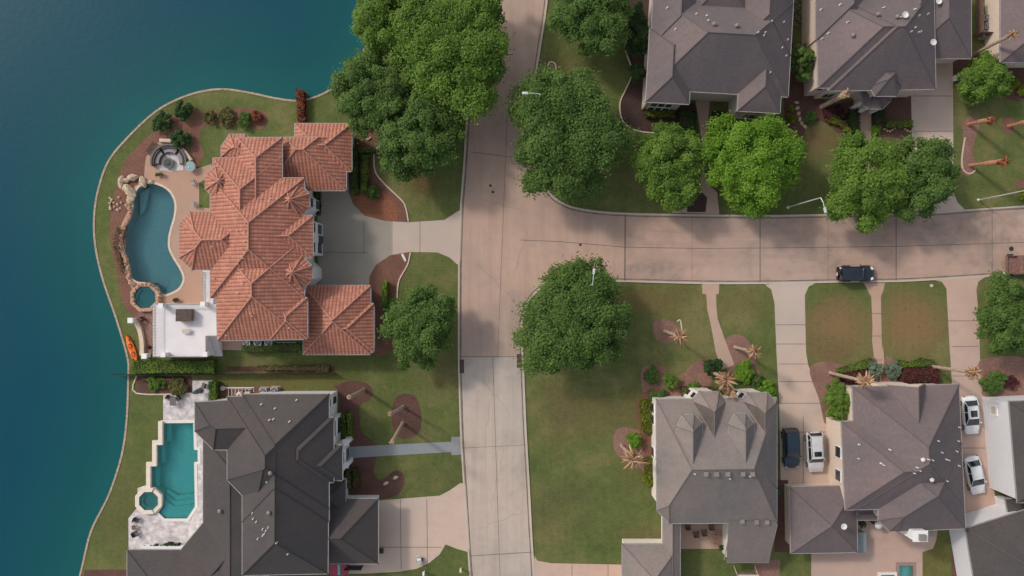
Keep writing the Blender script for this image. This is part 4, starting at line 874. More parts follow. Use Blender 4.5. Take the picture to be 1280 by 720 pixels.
def crown_points(cx, cy, z0, z1, Rx, Ry, seed, nclump, nleaf, leaf, flatness=0.55):
    rng = np.random.default_rng(seed); zc = z0 + (z1 - z0) * 0.42; Ru = z1 - zc; Rl = zc - z0
    ph = rng.uniform(0, 6.28, 6); P_, N_, S, T_ = [], [], [], []
    for k in range(nclump):
        th = rng.uniform(0, 2 * math.pi); el = math.asin(rng.uniform(-0.35, 1.0))
        lob = 1 + 0.09 * math.sin(2 * th + ph[0]) + 0.09 * math.sin(3 * th + ph[1]) + 0.08 * math.sin(5 * th + ph[2]) + .07 * math.sin(9 * th + ph[3])
        rho = rng.uniform(0.62, 1.0) if rng.random() < 0.85 else rng.uniform(0.2, 0.6)
        cr = rng.uniform(0.10, 0.20) * (Rx + Ry) / 2
        d = np.array([math.cos(th) * math.cos(el), math.sin(th) * math.cos(el), math.sin(el)])
        c = np.array([cx + d[0] * Rx * rho * lob * .92, cy + d[1] * Ry * rho * lob * .92, zc + d[2] * (Ru if d[2] > 0 else Rl) * rho * rng.uniform(.8, 1.0)])
        m = int(nleaf / nclump * rng.uniform(.5, 1.5)); q = rng.normal(size=(m, 3)); q /= np.linalg.norm(q, axis=1, keepdims=True)
        q[:, 2] = np.abs(q[:, 2]) * 1.0 - 0.25 * rng.random(m); rr = cr * rng.uniform(0.45, 1.12, m) ** 0.8
        sp = np.where(rng.random(m) < 0.25, rng.uniform(1.0, 1.75, m), 1.0)
        P_.append(c + q * (rr * sp)[:, None] * np.array([1, 1, flatness + .2])); N_.append(q * .9 + np.array([0, 0, 1.1]) + rng.normal(size=(m, 3)) * .55)
        S.append(rng.uniform(.6, 1.25, m) * leaf); T_.append(rng.normal(rng.uniform(.2, .8), .13, m))
    return map(np.concatenate, (P_, N_, S, T_))
def tree(px, py, rpx, ztop, mat, seed, name, label, group=None, rypx=None, nleaf=15000, leaf=.34, zbase=None, trunk=True, nclump=None, bark='bark'):
    zb = zbase if zbase is not None else ztop * .28; zc = zb + (ztop - zb) * .45; w = W(px, py, zc); k = (HC - zc) / F
    Rx = rpx * k * (1.02 if trunk else 1.1); Ry = (rypx or rpx) * k * (1.02 if trunk else 1.1); t = thing(name, (w.x, w.y, 0), label, 'tree' if trunk else 'shrub', group)
    P_, N_, S, T_ = crown_points(w.x, w.y, zb, ztop, Rx, Ry, seed, nclump or int(60 + 17 * Rx), int(nleaf * (3.8 if nleaf > 8000 else 2.8)), leaf)
    leaf_mesh('crown', P_, N_, S, T_, M[mat], t, (w.x, w.y, 0))
    if trunk:
        rnd = random.Random(seed); b = MB(); r0 = .045 * Rx + .06; zt = zb + (ztop - zb) * .35
        b.tube([(w.x, w.y, -.05), (w.x + .02, w.y, .3), (w.x + rnd.uniform(-.15, .15), w.y + rnd.uniform(-.15, .15), zb), (w.x, w.y, zt)], [r0 * 1.6, r0 * 1.1, r0 * .85, r0 * .6], 9)
        for q in range(7):
            th = q * .9 + rnd.uniform(-.2, .2); rr = rnd.uniform(.45, .75); e = (w.x + math.cos(th) * Rx * rr, w.y + math.sin(th) * Ry * rr, zb + (ztop - zb) * rnd.uniform(.4, .75))
            mid = (w.x + math.cos(th) * Rx * rr * .45, w.y + math.sin(th) * Ry * rr * .45, zt + .1)
            b.tube([(w.x, w.y, zb + rnd.uniform(-.1, .3)), mid, e], [r0 * .5, r0 * .33, r0 * .1], 6)
        b.build('trunk', M[bark], t)
    return t
TREES = [
 (560, 72, 78, 10.5, 'leaf_c', 1, 'biggest bright green tree of the lakeside clump, leaning over the left street edge', 76, 24000, 3.5),
 (466, 118, 47, 9.0, 'leaf_a', 2, 'olive green tree overhanging the lake bank behind the terracotta garage roof', 50, 13000, 2.0),
 (490, 30, 52, 9.5, 'leaf_c', 3, 'leafy green tree on the lake side at the very top of the photo', 50, 14000, 3.0),
 (598, 8, 34, 9.0, 'leaf_c', 31, 'green tree crown cut by the top edge beside the street', 50, 8000, 3.0),
 (528, 172, 54, 8.6, 'leaf_a', 4, 'darker green tree at the lower end of the lakeside clump, above the villa driveway lawn', 50, 15000, 2.2),
 (742, 14, 54, 9.5, 'leaf_a', 5, 'dark green tree at the top between the street and the brown roofed house', 52, 14000, 2.6),
 (707, 168, 72, 9.4, 'leaf_a', 6, 'large dark green oak on the north corner of the junction', 82, 24000, 2.6),
 (836, 207, 44, 7.2, 'leaf_c', 7, 'mid green tree left of the front walk with the diamond shaped bed', 52, 12000, 1.8),
 (938, 202, 56, 8.5, 'leaf_b', 8, 'bright yellow-green tree in front of the brown roofed brick house', 64, 18000, 2.0),
 (1082, 228, 56, 8.5, 'leaf_c', 9, 'olive green spreading tree beside the side street, left of a pair', 56, 17000, 2.0),
 (1152, 220, 42, 8.0, 'leaf_a', 10, 'dark green tree overhanging the top right driveway mouth', 52, 13000, 2.0),
 (1230, 98, 31, 4.6, 'leaf_c', 11, 'small round clipped tree beside the top right driveway', 30, 9000, 1.2),
 (719, 402, 70, 9.0, 'leaf_a', 64, 'large dark green oak on the south corner of the junction', 71, 24000, 2.4),
 (526, 410, 45, 7.5, 'leaf_a', 13, 'round green tree beside the street below the villa driveway', 50, 14000, 1.8),
 (1262, 396, 39, 7.0, 'leaf_a', 14, 'dark green tree at the right edge beside the pink driveway', 46, 12000, 1.6),
 (1001, 76, 16, 5.0, 'leaf_a', 15, 'narrow green tree squeezed between the two top right houses', 22, 4500, 1.2),
 (796, 40, 15, 4.2, 'leaf_d', 16, 'dark shrubby tree by the west wall of the top middle house', 34, 4500, .8),
 (797, 91, 11, 3.0, 'leaf_d', 17, 'small green tree in the bare dark bed by the brick house', 11, 2600, .6),
 (1046, 502, 16, 4.4, 'leaf_c', 18, 'bushy green tree against the cream wall of the taupe roofed house', 26, 5500, .3)]
for (px, py, r, zt, mt, sd, lab, ry, nl, zb) in TREES:
    tree(px, py, r, zt, mt, sd, 'tree', lab, rypx=ry, nleaf=nl, zbase=zb, leaf=.20 if r > 25 else .17)
# shrubs, one by one
SHR = [(203, 153, 11, 1.8, 'leaf_d', 'round dark green shrub nearest the lake in the villa bed'), (230, 138, 11, 1.8, 'leaf_d', 'dark green shrub at the top of the villa bed'), (226, 173, 11, 1.6, 'leaf_d', 'green shrub just above the sunken fire pit'),
 (838, 477, 9, 1.3, 'leaf_c', 'clipped ball shrub in the pink bed left of the front gable'), (930, 465, 12, 1.6, 'leaf_b', 'largest clipped green ball shrub by the front walk of the dormer house'), (793, 550, 9, 1.4, 'leaf_b', 'clipped ball shrub in the bed west of the dormer house'),
 (891, 458, 11, 1.8, 'leaf_d', 'loose dark green shrub at the foot of the curved front walk'), (957, 489, 13, 1.5, 'leaf_b', 'light green shrub at the north-east corner of the dormer house'), (815, 470, 9, 1.0, 'leaf_a', 'low dull green shrub at the left end of the pink bed'),
 (822, 497, 11, 1.2, 'leaf_a', 'dark low shrub at the north-west corner of the dormer house'), (866, 488, 9, 1.0, 'leaf_c', 'olive shrub under the slanted bay window'), (946, 477, 8, 1.0, 'leaf_a', 'small dark shrub right of the clipped ball'),
 (1243, 478, 14, 1.0, 'leaf_a', 'low green spreading shrub left of the red one by the white house'), (1262, 478, 9, 1.1, 'leaf_r', 'reddish green shrub beside the white house'), (1267, 103, 7, .9, 'leaf_e', 'small lime green shrub right of the round tree'), (1279, 113, 6, .9, 'leaf_e', 'lime green shrub at the right edge'),
 (1280, 242, 7, 1.0, 'leaf_e', 'light green shrub by the street light at the right edge'), (1092, 463, 10, 1.2, 'leaf_s', 'silvery green shrub left of the taupe house front walk'), (1117, 463, 10, 1.0, 'leaf_s', 'silvery green shrub right of the taupe house front walk'),
 (466, 240, 8, 1.2, 'leaf_a', 'dark green shrub below the garage hedge'), (490, 386, 11, 1.8, 'leaf_a', 'loose green shrub between the garage wing and the street side tree'), (321, 147, 7, .9, 'leaf_o', 'rusty red shrub at the right end of the villa bed'),
 (306, 150, 9, 1.0, 'leaf_a', 'dark green shrub left of the rusty red one'), (283, 146, 10, .9, 'leaf_y', 'olive dry shrub in the middle of the villa bed'), (262, 147, 8, .8, 'leaf_y', 'dry brownish green shrub in the villa bed left of the middle'),
 (1013, 147, 7, .9, 'leaf_a', 'low green shrub at the corner of the porch bed'), (1095, 162, 6, .8, 'leaf_b', 'small bright green shrub right of the porch path'), (989, 148, 5, 1.2, 'leaf_e', 'yellow-green upright shrub in the gap between the top right houses'), (988, 136, 4, 1.2, 'leaf_e', 'small yellow-green shrub behind the brick house corner'),
 (195, 479, 9, .8, 'leaf_c', 'small green shrub in the bed under the boundary fence'), (222, 484, 10, .7, 'leaf_y', 'dry pale shrub in the bed under the boundary fence'), (812, 600, 9, 1.3, 'leaf_e', 'yellow-green shrub at the south end of the west hedge of the dormer house'), (1052, 125, 0, 0, '', '')]
for i, (px, py, r, zt, mt, lab) in enumerate(SHR):
    if not r: continue
    ball = 'ball' in lab
    tree(px, py, r, zt, mt, 100 + i, 'shrub', lab, nleaf=int(220 * r * (2.2 if ball else 1)), leaf=.13 if ball else .18, zbase=0.05, trunk=False, nclump=int(26 + r * (8 if ball else 3)))
def hedge(pts, z, mat, label, seed=0, dens=110, leaf=.15, name='hedge', cat='hedge'):
    xy = P2(pts); poly = np.array(xy); c = poly.mean(0); t = thing(name, (c[0], c[1], 0), label, cat); rng = np.random.default_rng(seed + 500)
    lo, hi = poly.min(0), poly.max(0); area = (hi - lo).prod(); n = int(area * dens); q = rng.uniform(lo, hi, (n, 2)); q = q[inside(q, xy)]
    n = len(q); zz = z * (1 - .22 * rng.random(n) ** 2) + .07 * np.sin(q[:, 0] * 2.1) + .06 * np.sin(q[:, 1] * 2.7)
    pos = [np.c_[q, zz]]; nr = [np.c_[rng.normal(size=(n, 2)) * .5, np.ones(n)]]
    for k in range(len(xy)):
        a, b_ = poly[k], poly[(k + 1) % len(xy)]; L = np.linalg.norm(b_ - a); m = int(L * z * dens * .8); tt = rng.random(m)[:, None]; d = (b_ - a) / L; nn = np.array([d[1], -d[0]])
        pos.append(np.c_[a + (b_ - a) * tt + rng.normal(size=(m, 2)) * .06, rng.uniform(.02, z, m)]); nr.append(np.c_[np.tile(nn, (m, 1)) + rng.normal(size=(m, 2)) * .5, rng.normal(size=m) * .5 + .3])
    pos = np.concatenate(pos); nr = np.concatenate(nr); f = .5 + .25 * np.sin(pos[:, 0] * 1.7 + seed) + .2 * np.sin(pos[:, 1] * 2.3)
    leaf_mesh('foliage', pos, nr, rng.uniform(.6, 1.3, len(pos)) * leaf, f + rng.normal(size=len(pos)) * .2, M[mat], t, (c[0], c[1], 0))
    b = MB(); b.prism(inset(xy, .12 if area > 3 else .05), 0.0, z * .8); b.build('branches', M['mulchdark'], t); return t
hedge([(172, 451), (271, 450), (271, 464), (172, 465)], 1.3, 'leaf_c', 'clipped green hedge between the white terrace and the boundary fence', 1)
hedge([(306, 430), (378, 430), (378, 439), (306, 439)], .9, 'leaf_a', 'low green hedge behind the air conditioners south of the villa', 2)
hedge([(325, 457), (412, 456), (412, 464), (330, 463)], .6, 'leaf_y', 'thin ragged yellowish hedge on the lawn between the two villas', 3, 45)
hedge([(267, 476), (275, 476), (275, 499), (267, 499)], 1.6, 'leaf_c', 'short tall hedge between pool deck and pool equipment', 4)
hedge([(443, 186), (449, 186), (449, 243), (443, 243)], 1.2, 'leaf_a', 'narrow hedge along the east wall of the upper garage', 5)
hedge([(455, 196), (462, 196), (460, 240), (453, 240)], 1.1, 'leaf_c', 'narrow hedge right of the garage wall hedge', 6)
hedge([(450, 187), (470, 187), (470, 192), (450, 192)], 1.1, 'leaf_a', 'short cross hedge under the round mulch bed', 7)
hedge([(480, 352), (485, 352), (485, 382), (480, 382)], 1.2, 'leaf_b', 'thin bright hedge in the orange soil bed', 8)
hedge([(427, 518), (432, 516), (435, 545), (430, 546)], .8, 'leaf_c', 'low hedge north of the blue-grey walk, left row', 9)
hedge([(435, 516), (440, 515), (442, 546), (437, 547)], .8, 'leaf_c', 'low hedge north of the blue-grey walk, right row', 10)
hedge([(434, 585), (440, 585), (440, 608), (434, 608)], .8, 'leaf_y', 'low olive hedge south of the blue-grey walk, left row', 11)
hedge([(443, 585), (450, 585), (450, 608), (443, 608)], .8, 'leaf_y', 'low olive hedge south of the blue-grey walk, right row', 12)
hedge([(800, 498), (813, 500), (816, 540), (802, 538)], 1.0, 'leaf_e', 'yellow-green hedge along the west wall of the dormer house', 13)
hedge([(804, 572), (818, 570), (818, 590), (806, 592)], 1.0, 'leaf_e', 'short yellow-green hedge by the dead palm west of the dormer house', 14)
hedge([(851, 483), (897, 484), (897, 491), (876, 490), (851, 497)], .8, 'leaf_y', 'olive hedge below the pink bed in front of the dormer house', 15)
hedge([(918, 479), (950, 480), (950, 489), (918, 489)], .8, 'leaf_a', 'green hedge under the right front gable of the dormer house', 16)
hedge([(1045, 461), (1060, 456), (1072, 453), (1086, 447), (1089, 452), (1078, 460), (1046, 466)], .7, 'leaf_c', 'curved light green hedge left of the taupe house path', 17)
hedge([(1050, 466), (1086, 460), (1090, 474), (1072, 479), (1050, 475)], 1.0, 'leaf_r', 'burgundy hedge left of the taupe house path', 18)
hedge([(1120, 450), (1135, 452), (1150, 448), (1164, 450), (1164, 457), (1122, 458)], .7, 'leaf_c', 'light green border hedge right of the taupe house path', 19)
hedge([(1126, 460), (1168, 457), (1169, 478), (1120, 478)], 1.0, 'leaf_r', 'burgundy hedge in front of the taupe house, right of the path', 20)
hedge([(806, 137), (842, 139), (842, 148), (806, 147)], .9, 'leaf_e', 'yellow-green hedge under the windows of the brick house', 21)
hedge([(846, 140), (868, 142), (868, 165), (850, 160)], .7, 'leaf_d', 'dark low planting left of the brick house entry walk', 22)
hedge([(891, 140), (903, 141), (903, 166), (887, 175)], .7, 'leaf_d', 'dark low planting right of the brick house entry walk', 23)
hedge([(1028, 138), (1050, 132), (1056, 150), (1040, 149), (1032, 152)], .5, 'leaf_r', 'dark red ground planting left of the octagonal porch', 24)
hedge([(1031, 150), (1044, 146), (1056, 154), (1064, 166), (1060, 168), (1048, 158), (1033, 154)], .5, 'leaf_e', 'curved lime border around the planting left of the porch', 25)
hedge([(1106, 152), (1138, 152), (1138, 160), (1106, 160)], .6, 'leaf_c', 'green border hedge right of the octagonal porch', 26)
hedge([(1060, 138), (1071, 138), (1071, 168), (1064, 166), (1058, 150)], .8, 'leaf_d', 'dark hedge along the left side of the porch path', 27)
hedge([(1090, 138), (1103, 138), (1103, 150), (1092, 160)], .8, 'leaf_d', 'dark hedge along the right side of the porch path', 28)
hedge([(373, 114), (382, 116), (383, 154), (375, 154)], 1.1, 'leaf_o', 'narrow brown dried hedge running from the garage down to the lake', 29, 60, .2)
hedge([(148, 284), (153, 284), (151, 305), (154, 325), (160, 340), (155, 342), (147, 322), (144, 303)], .5, 'leaf_y', 'strip of low planting outside the rock edge of the kidney pool', 30, 40)
hedge([(396, 238), (401, 238), (401, 268), (396, 268)], .9, 'leaf_d', 'dark hedge against the villa front left of the court', 31)
hedge([(180, 472), (232, 472), (232, 476), (180, 476)], .5, 'leaf_y', 'ragged dry row of plants right under the boundary fence', 32, 35)
# ---- palms with dead crowns
def palm(base, top, ztop, label, mat='palmbark', crown=1.0, seed=0, nf=26, r=.19, group='palms with frost-killed crowns'):
    b0 = W(*base); t0 = W(*top, ztop); rnd = random.Random(seed); t = thing('palm_tree', b0, label, 'palm', group)
    b = MB(); pts = []; rs = []
    for k in range(15):
        q = k / 14; pts.append((b0.x + (t0.x - b0.x) * q ** 1.2, b0.y + (t0.y - b0.y) * q ** 1.2, ztop * q)); rs.append(r * (1.35 if k == 0 else 1.0) * (1 + .07 * (k % 2)) * (1.0 + (.5 if mat == 'redbark' and q > .45 else 0) + (.25 if q > .85 else 0)))
    b.tube(pts, rs, 10); b.build('trunk', M[mat], t)
    P_, N_, S, T_ = [], [], [], []
    v, f, tn = [], [], []
    for k in range(int(nf * 2.2)):
        th = rnd.uniform(0, 6.283); L = rnd.uniform(.3, 1.5) * crown; el = rnd.uniform(-.9, 1.1); w_ = rnd.uniform(.04, .11)
        p = Vector(t0) + Vector((rnd.uniform(-.2, .2) * crown, rnd.uniform(-.2, .2) * crown, rnd.uniform(-.5, .2))); d = Vector((math.cos(th) * math.cos(el), math.sin(th) * math.cos(el), math.sin(el))); sd = Vector((-math.sin(th), math.cos(th), 0)); tone = rnd.random()
        row = []
        for q in range(6):
            ww = w_ * (.4 + 1.6 * (q / 5) * (1 - q / 5) * 2) * (1 if q < 5 else .1); row.append((p + sd * ww - Vector((0, 0, .25 * ww)), p + Vector((0, 0, .06)), p - sd * ww - Vector((0, 0, .25 * ww)))); p = p + d * L / 5; d = (d + Vector((0, 0, -.28))).normalized()
        i = len(v)
        for rr in row: v += list(rr); tn += [tone] * 3
        for q in range(5):
            a = i + 3 * q; f += [(a, a + 1, a + 4, a + 3), (a + 1, a + 2, a + 5, a + 4)]
    me = bpy.data.meshes.new('crown'); me.from_pydata([tuple(Vector(p) - b0) for p in v], [], f); at = me.attributes.new('tone', 'FLOAT', 'POINT'); at.data.foreach_set('value', tn); me.materials.append(M['frond'] if mat == 'palmbark' else M['leaf_o'])
    o = bpy.data.objects.new('crown', me); C.objects.link(o); o.parent = t; return t
palm((831, 414), (850, 421), 8.0, 'dead-fronded palm in a round pink bed, leftmost on the dormer house lawn', seed=1, nf=34, crown=.95)
palm((919, 434), (943, 440), 6.8, 'dead-fronded palm beside the curved walk of the dormer house', seed=2, nf=30, crown=.85)
palm((890, 465), (907, 475), 7.0, 'palm with a thick brown crown standing by the dormer house front', seed=3, nf=60, crown=1.05)
palm((896, 477), (912, 491), 6.5, 'palm with small brown crown touching the gutter of the dormer house', seed=4, nf=30, crown=.75)
palm((777, 557), (793, 575), 8.0, 'dead-fronded palm west of the dormer house, beside the clipped ball shrub', seed=5, nf=44, crown=1.25)
palm((1037.5, 466), (1083, 477), 9.6, 'tall bare palm leaning toward the taupe roof, crown over the gutter', seed=6, nf=40, crown=.9)
palm((1163, 457.5), (1219, 466), 9.2, 'tall palm whose brown ball crown hangs over the pink driveway', seed=7, nf=70, crown=.75)
palm((1217, 68), (1267, 42), 7.4, 'thin palm with orange top above the round clipped tree', seed=8, nf=24, crown=.6)
palm((1028, 133), (1058, 117), 6.6, 'pale stout palm with orange top left of the octagonal porch', seed=9, nf=28, crown=.55, r=.3)
palm((1210, 155.4), (1240, 149.5), 4.8, 'short shaggy russet palm above the longer one on the right lawn', 'redbark', .5, 10, 26)
palm((1212.4, 207), (1256, 202), 6.6, 'long shaggy russet palm at the ring end of the curved bed', 'redbark', .6, 11, 30)
palm((1260.8, 157.8), (1293, 150), 5.0, 'russet palm cut by the right edge of the photo', 'redbark', .5, 12, 26)
palm((455, 487), (436, 496.5), 8.6, 'bare topless palm trunk in the bed behind the charcoal house corner', seed=13, nf=5, crown=.3)
palm((504, 508.5), (487, 517.5), 9.6, 'upper bare palm trunk in the oval mulch bed', seed=14, nf=5, crown=.3)
palm((503.5, 529), (490, 553), 9.8, 'lower bare palm trunk in the oval mulch bed, leaning towards the blue-grey walk', seed=15, nf=6, crown=.35)
# ------------------------------------------------------------ vehicles
def paint(name, col, rough=0.25, coat=0.5):
    m, nt, b = _new(name); v = vec_of(nt)
    c = ramp(nt, noise(nt, v, 1.2, 4), [(0.3, sc(col, .92)), (0.7, sc(col, 1.06))]); nt.links.new(c, b.inputs['Base Color'])
    b.inputs['Roughness'].default_value = rough; b.inputs['Coat Weight'].default_value = coat; b.inputs['Coat Roughness'].default_value = .08; return m
M['tyre'] = m_plain('tyre_rubber', (0.022, 0.022, 0.023), .85); M['rim'] = m_plain('wheel_alloy', (0.45, 0.45, 0.46), .3, .8); M['headl'] = m_plain('lamp_lens', (0.7, 0.72, 0.74), .15); M['taill'] = m_plain('red_lens', (0.35, 0.02, 0.02), .2)
M['carglass'] = m_plain('car_glass', (0.018, 0.022, 0.028), .05, spec=.9, var=.02)
def loft(secs):
    """secs: list of (x, [(y,z)...]) closed cross sections"""
    m = MB(); n = len(secs[0][1])
    for x, s in secs: m.v += [(x, y, z) for y, z in s]
    for k in range(len(secs) - 1):
        for q in range(n):
            r = (q + 1) % n; m.f.append([k * n + q, k * n + r, (k + 1) * n + r, (k + 1) * n + q])
    m.f.append(list(range(n))); m.f.append([(len(secs) - 1) * n + q for q in range(n)][::-1]); return m
def bsec(hw, zb, zs, zt, tum=.86):
    h = [(hw * .90, zb), (hw * .98, zb + .12), (hw, (zb + zs) / 2 + .02), (hw * .985, zs - .04), (hw * .93, zs + .015), (hw * tum * .7, zt - .004), (0, zt)]
    return h + [(-y, z) for y, z in h[-2::-1]]
def put(mb, name, mat, parent, smooth=False, bevel=0, subd=0):
    me_o = mb.build(name, mat); me_o.parent = parent
    bmx = me_o.data
    if smooth:
        for p in bmx.polygons: p.use_smooth = True
    if bevel: md = me_o.modifiers.new('bevel', 'BEVEL'); md.width = bevel; md.segments = 2; md.limit_method = 'ANGLE'
    if subd: md = me_o.modifiers.new('sub', 'SUBSURF'); md.levels = subd; md.render_levels = subd
    return me_o
def car(name, label, cat, px, hd, L, Wd, Hh, kind, body, zc=.9, sunroof=False):
    """local +x is the front; px is the middle of the car seen at height zc"""
    w = W(*px, zc); t = thing(name, (w.x, w.y, 0.02), label, cat); t.rotation_euler = (0, 0, hd); hw = Wd / 2; l = L / 2
    if kind == 'sedan': S = [(-l, .82, .38, .72, .74), (-l + .1, .92, .28, .86, .9), (-l + .5, .98, .24, .93, 1.0), (-l * .35, 1, .2, .92, .97), (l * .15, 1, .2, .9, .95), (l - 1.25, .99, .22, .88, .94), (l - .6, .96, .24, .80, .86), (l - .16, .86, .28, .68, .73), (l, .68, .36, .56, .6)]; G = (-l + .42, -l + 1.15, l - 2.05, l - 1.12)
    elif kind == 'suv': S = [(-l, .88, .45, .9, .92), (-l + .12, .96, .35, 1.06, 1.08), (-l + .5, 1, .3, 1.08, 1.12), (0, 1, .28, 1.07, 1.1), (l - 1.3, 1, .28, 1.06, 1.12), (l - .6, .97, .3, 1.0, 1.06), (l - .15, .9, .36, .86, .92), (l, .74, .44, .7, .74)]; G = (-l + .12, -l + .42, l - 1.85, l - 1.18)
    else: S = [(-l, .9, .55, 1.0, 1.02), (-l + .05, .94, .5, 1.14, 1.15), (0, .94, .48, 1.14, 1.15), (l - 1.35, .9, .48, 1.14, 1.16), (l - .2, .76, .52, 1.08, 1.12), (l, .74, .6, 1.0, 1.02)]; G = (-l + .10, -l + .16, l - 1.62, l - 1.38)
    bo = put(loft([(x, bsec(hw * k, a, b_, c_)) for x, k, a, b_, c_ in S]), 'body', body, t, True)
    zb = S[3][3] - .02 if kind != 'jeep' else 1.12; hb, ht = hw * (.93 if kind != 'jeep' else .92), hw * (.74 if kind == 'sedan' else .80 if kind == 'suv' else .86)
    x0, x1, x2, x3 = G
    def gh(off, zt):
        sec = lambda x, hh, z: (x, [(hh, zb), (hh - (hb - ht) * (z - zb) / (Hh - zb), z), (-(hh - (hb - ht) * (z - zb) / (Hh - zb)), z), (-hh, zb)])
        return loft([(x0 - off, [(hb * .93, zb), (hb * .9, zb + .02), (-hb * .9, zb + .02), (-hb * .93, zb)]), (x1, [(hb + off, zb), (ht + off, zt), (-ht - off, zt), (-hb - off, zb)]), (x2, [(hb + off, zb), (ht + off, zt), (-ht - off, zt), (-hb - off, zb)]), (x3 + off, [(hb * .95, zb), (hb * .92, zb + .02), (-hb * .92, zb + .02), (-hb * .95, zb)])])
    put(gh(0, Hh - .05), 'greenhouse', M['carglass'], t)
    r = MB(); rw = ht + .015; xs_ = [x1 - .06, x1 + .1, (x1 + x2) / 2, x2 - .1, x2 + .06]
    r2 = loft([(x, [(rw * k, Hh - .07), (rw * k, Hh - .03 + dz), (rw * .6, Hh + dz), (0, Hh + .015 + dz), (-rw * .6, Hh + dz), (-rw * k, Hh - .03 + dz), (-rw * k, Hh - .07)]) for x, k, dz in zip(xs_, (.93, 1, 1.01, 1, .95), (-.03, 0, .015, 0, -.03))])
    put(r2, 'roof', body, t, True)
    p = MB()   # pillars
    for sg in (1, -1):
        p.tube([(x3 - .02, sg * hb * .95, zb), (x2 + .02, sg * ht, Hh - .04)], .035, 6); p.tube([(x0 + .02, sg * hb * .93, zb), (x1 - .02, sg * ht, Hh - .04)], .05 if kind == 'sedan' else .06, 6)
        xm = (x1 + x2) / 2; p.tube([(xm, sg * (hb + .01), zb), (xm, sg * (ht + .01), Hh - .04)], .035, 6); p.tube([(x0 + .1, sg * (hb + .0), zb + .01), (x3 - .1, sg * (hb + .0), zb + .01)], .025, 6)
        if kind == 'suv': p.tube([(x1 + .55, sg * (hb + .01), zb), (x1 + .4, sg * (ht + .01), Hh - .04)], .05, 6)
    put(p, 'pillar', body, t)
    for sg in (1, -1):
        q = MB(); q.box((x3 - .28, sg * (hw + .09), zb + .08), (.16, .2, .14)); put(q, 'mirror', body, t, bevel=.03)
        q = MB(); q.box((l - .2, sg * hw * .68, S[-2][3] - .03), (.3, .3, .13), -sg * .35); put(q, 'headlight', M['headl'], t, bevel=.02)
        q = MB(); q.box((-l + .08, sg * hw * .74, S[1][3] - .08), (.14, .26, .16)); put(q, 'tail_light', M['taill'], t, bevel=.02)
        for xx in (l - .88, -l + .85):
            q = MB(); rr = .33 if kind == 'sedan' else .37 if kind == 'suv' else .41; yy = sg * (hw - .10) if kind != 'jeep' else sg * (hw - .08)
            q.tube([(xx, yy - .115, rr), (xx, yy - .09, rr), (xx, yy + .09, rr), (xx, yy + .115, rr)], [rr * .9, rr, rr, rr * .9], 20); wh = put(q, 'wheel', M['tyre'], t)
            q = MB(); q.tube([(xx, yy + sg * .10, rr), (xx, yy + sg * .125, rr)], rr * .6, 14); put(q, 'rim', M['rim'], wh)
    if sunroof: q = MB(); q.box((x2 - .52 if kind == 'suv' else x2 - .58, 0, Hh + .03), (.6 if kind == 'suv' else .78, ht * 1.15, .03)); put(q, 'sunroof', M['carglass'], t)
    if kind == 'suv':
        for sg in (1, -1): q = MB(); q.tube([(x1 + .1, sg * ht * .92, Hh + .04), (x2 - .15, sg * ht * .92, Hh + .04)], .022, 6); put(q, 'roof_rail', M['dark'], t)
    if kind == 'jeep':
        q = MB(); q.tube([(-l - .02, .1, .95), (-l - .06, .1, .95), (-l - .22, .1, .95), (-l - .25, .1, .95)], [.3, .38, .38, .3], 18); put(q, 'spare_wheel', M['tyre'], t)
        for sg in (1, -1):
            for xx in (l - .88, -l + .85): q = MB(); q.box((xx, sg * (hw - .06), .92), (1.0, .34, .07)); put(q, 'fender', M['dark'], t, bevel=.03)
        q = MB(); q.box((l + .1, 0, .62), (.2, Wd * .9, .2)); put(q, 'bumper', M['dark'], t, bevel=.03)
        q = MB(); q.box((-l - .1, 0, .62), (.2, Wd * .92, .2)); put(q, 'bumper', M['dark'], t, bevel=.03)
        q = MB(); q.box((-l - .3, -.08, 1.0), (.04, .42, .2)); put(q, 'licence_plate', M['white'], t)
    return t
def hdg(a, b): return math.atan2(-(b[1] - a[1]), b[0] - a[0])
car('parked_suv', 'dark blue-black boxy off-roader parked at the kerb of the side street', 'car', (1070, 342), 0.0, 4.15, 1.8, 1.82, 'jeep', paint('navy_black_paint', (0.012, 0.018, 0.03)), zc=.9)
car('parked_suv', 'dark blue people carrier parked next to the silver one on the driveway', 'car', (989.5, 560.5), hdg((988.5, 534), (990.5, 586)), 4.85, 1.92, 1.72, 'suv', paint('dark_blue_paint', (0.022, 0.045, 0.075)), zc=1.0)
car('parked_suv', 'silver-white sport utility car with dark sunroof on the driveway', 'car', (1019.5, 565), hdg((1018, 537), (1021, 591)), 4.95, 1.95, 1.74, 'suv', paint('silver_paint', (0.55, 0.56, 0.58)), zc=1.0, sunroof=True)
car('parked_sedan', 'white sedan with black sunroof, nearer the street on the pink driveway', 'car', (1214, 519), hdg((1212, 495), (1216, 541)), 4.7, 1.86, 1.43, 'sedan', paint('white_paint', (0.72, 0.74, 0.76)), zc=.8, sunroof=True)
car('parked_sedan', 'white sedan with plain roof parked askew, further down the pink driveway', 'car', (1219, 594), hdg((1213, 569), (1224, 619)), 4.75, 1.86, 1.43, 'sedan', paint('pearl_paint', (0.70, 0.73, 0.75)), zc=.8)
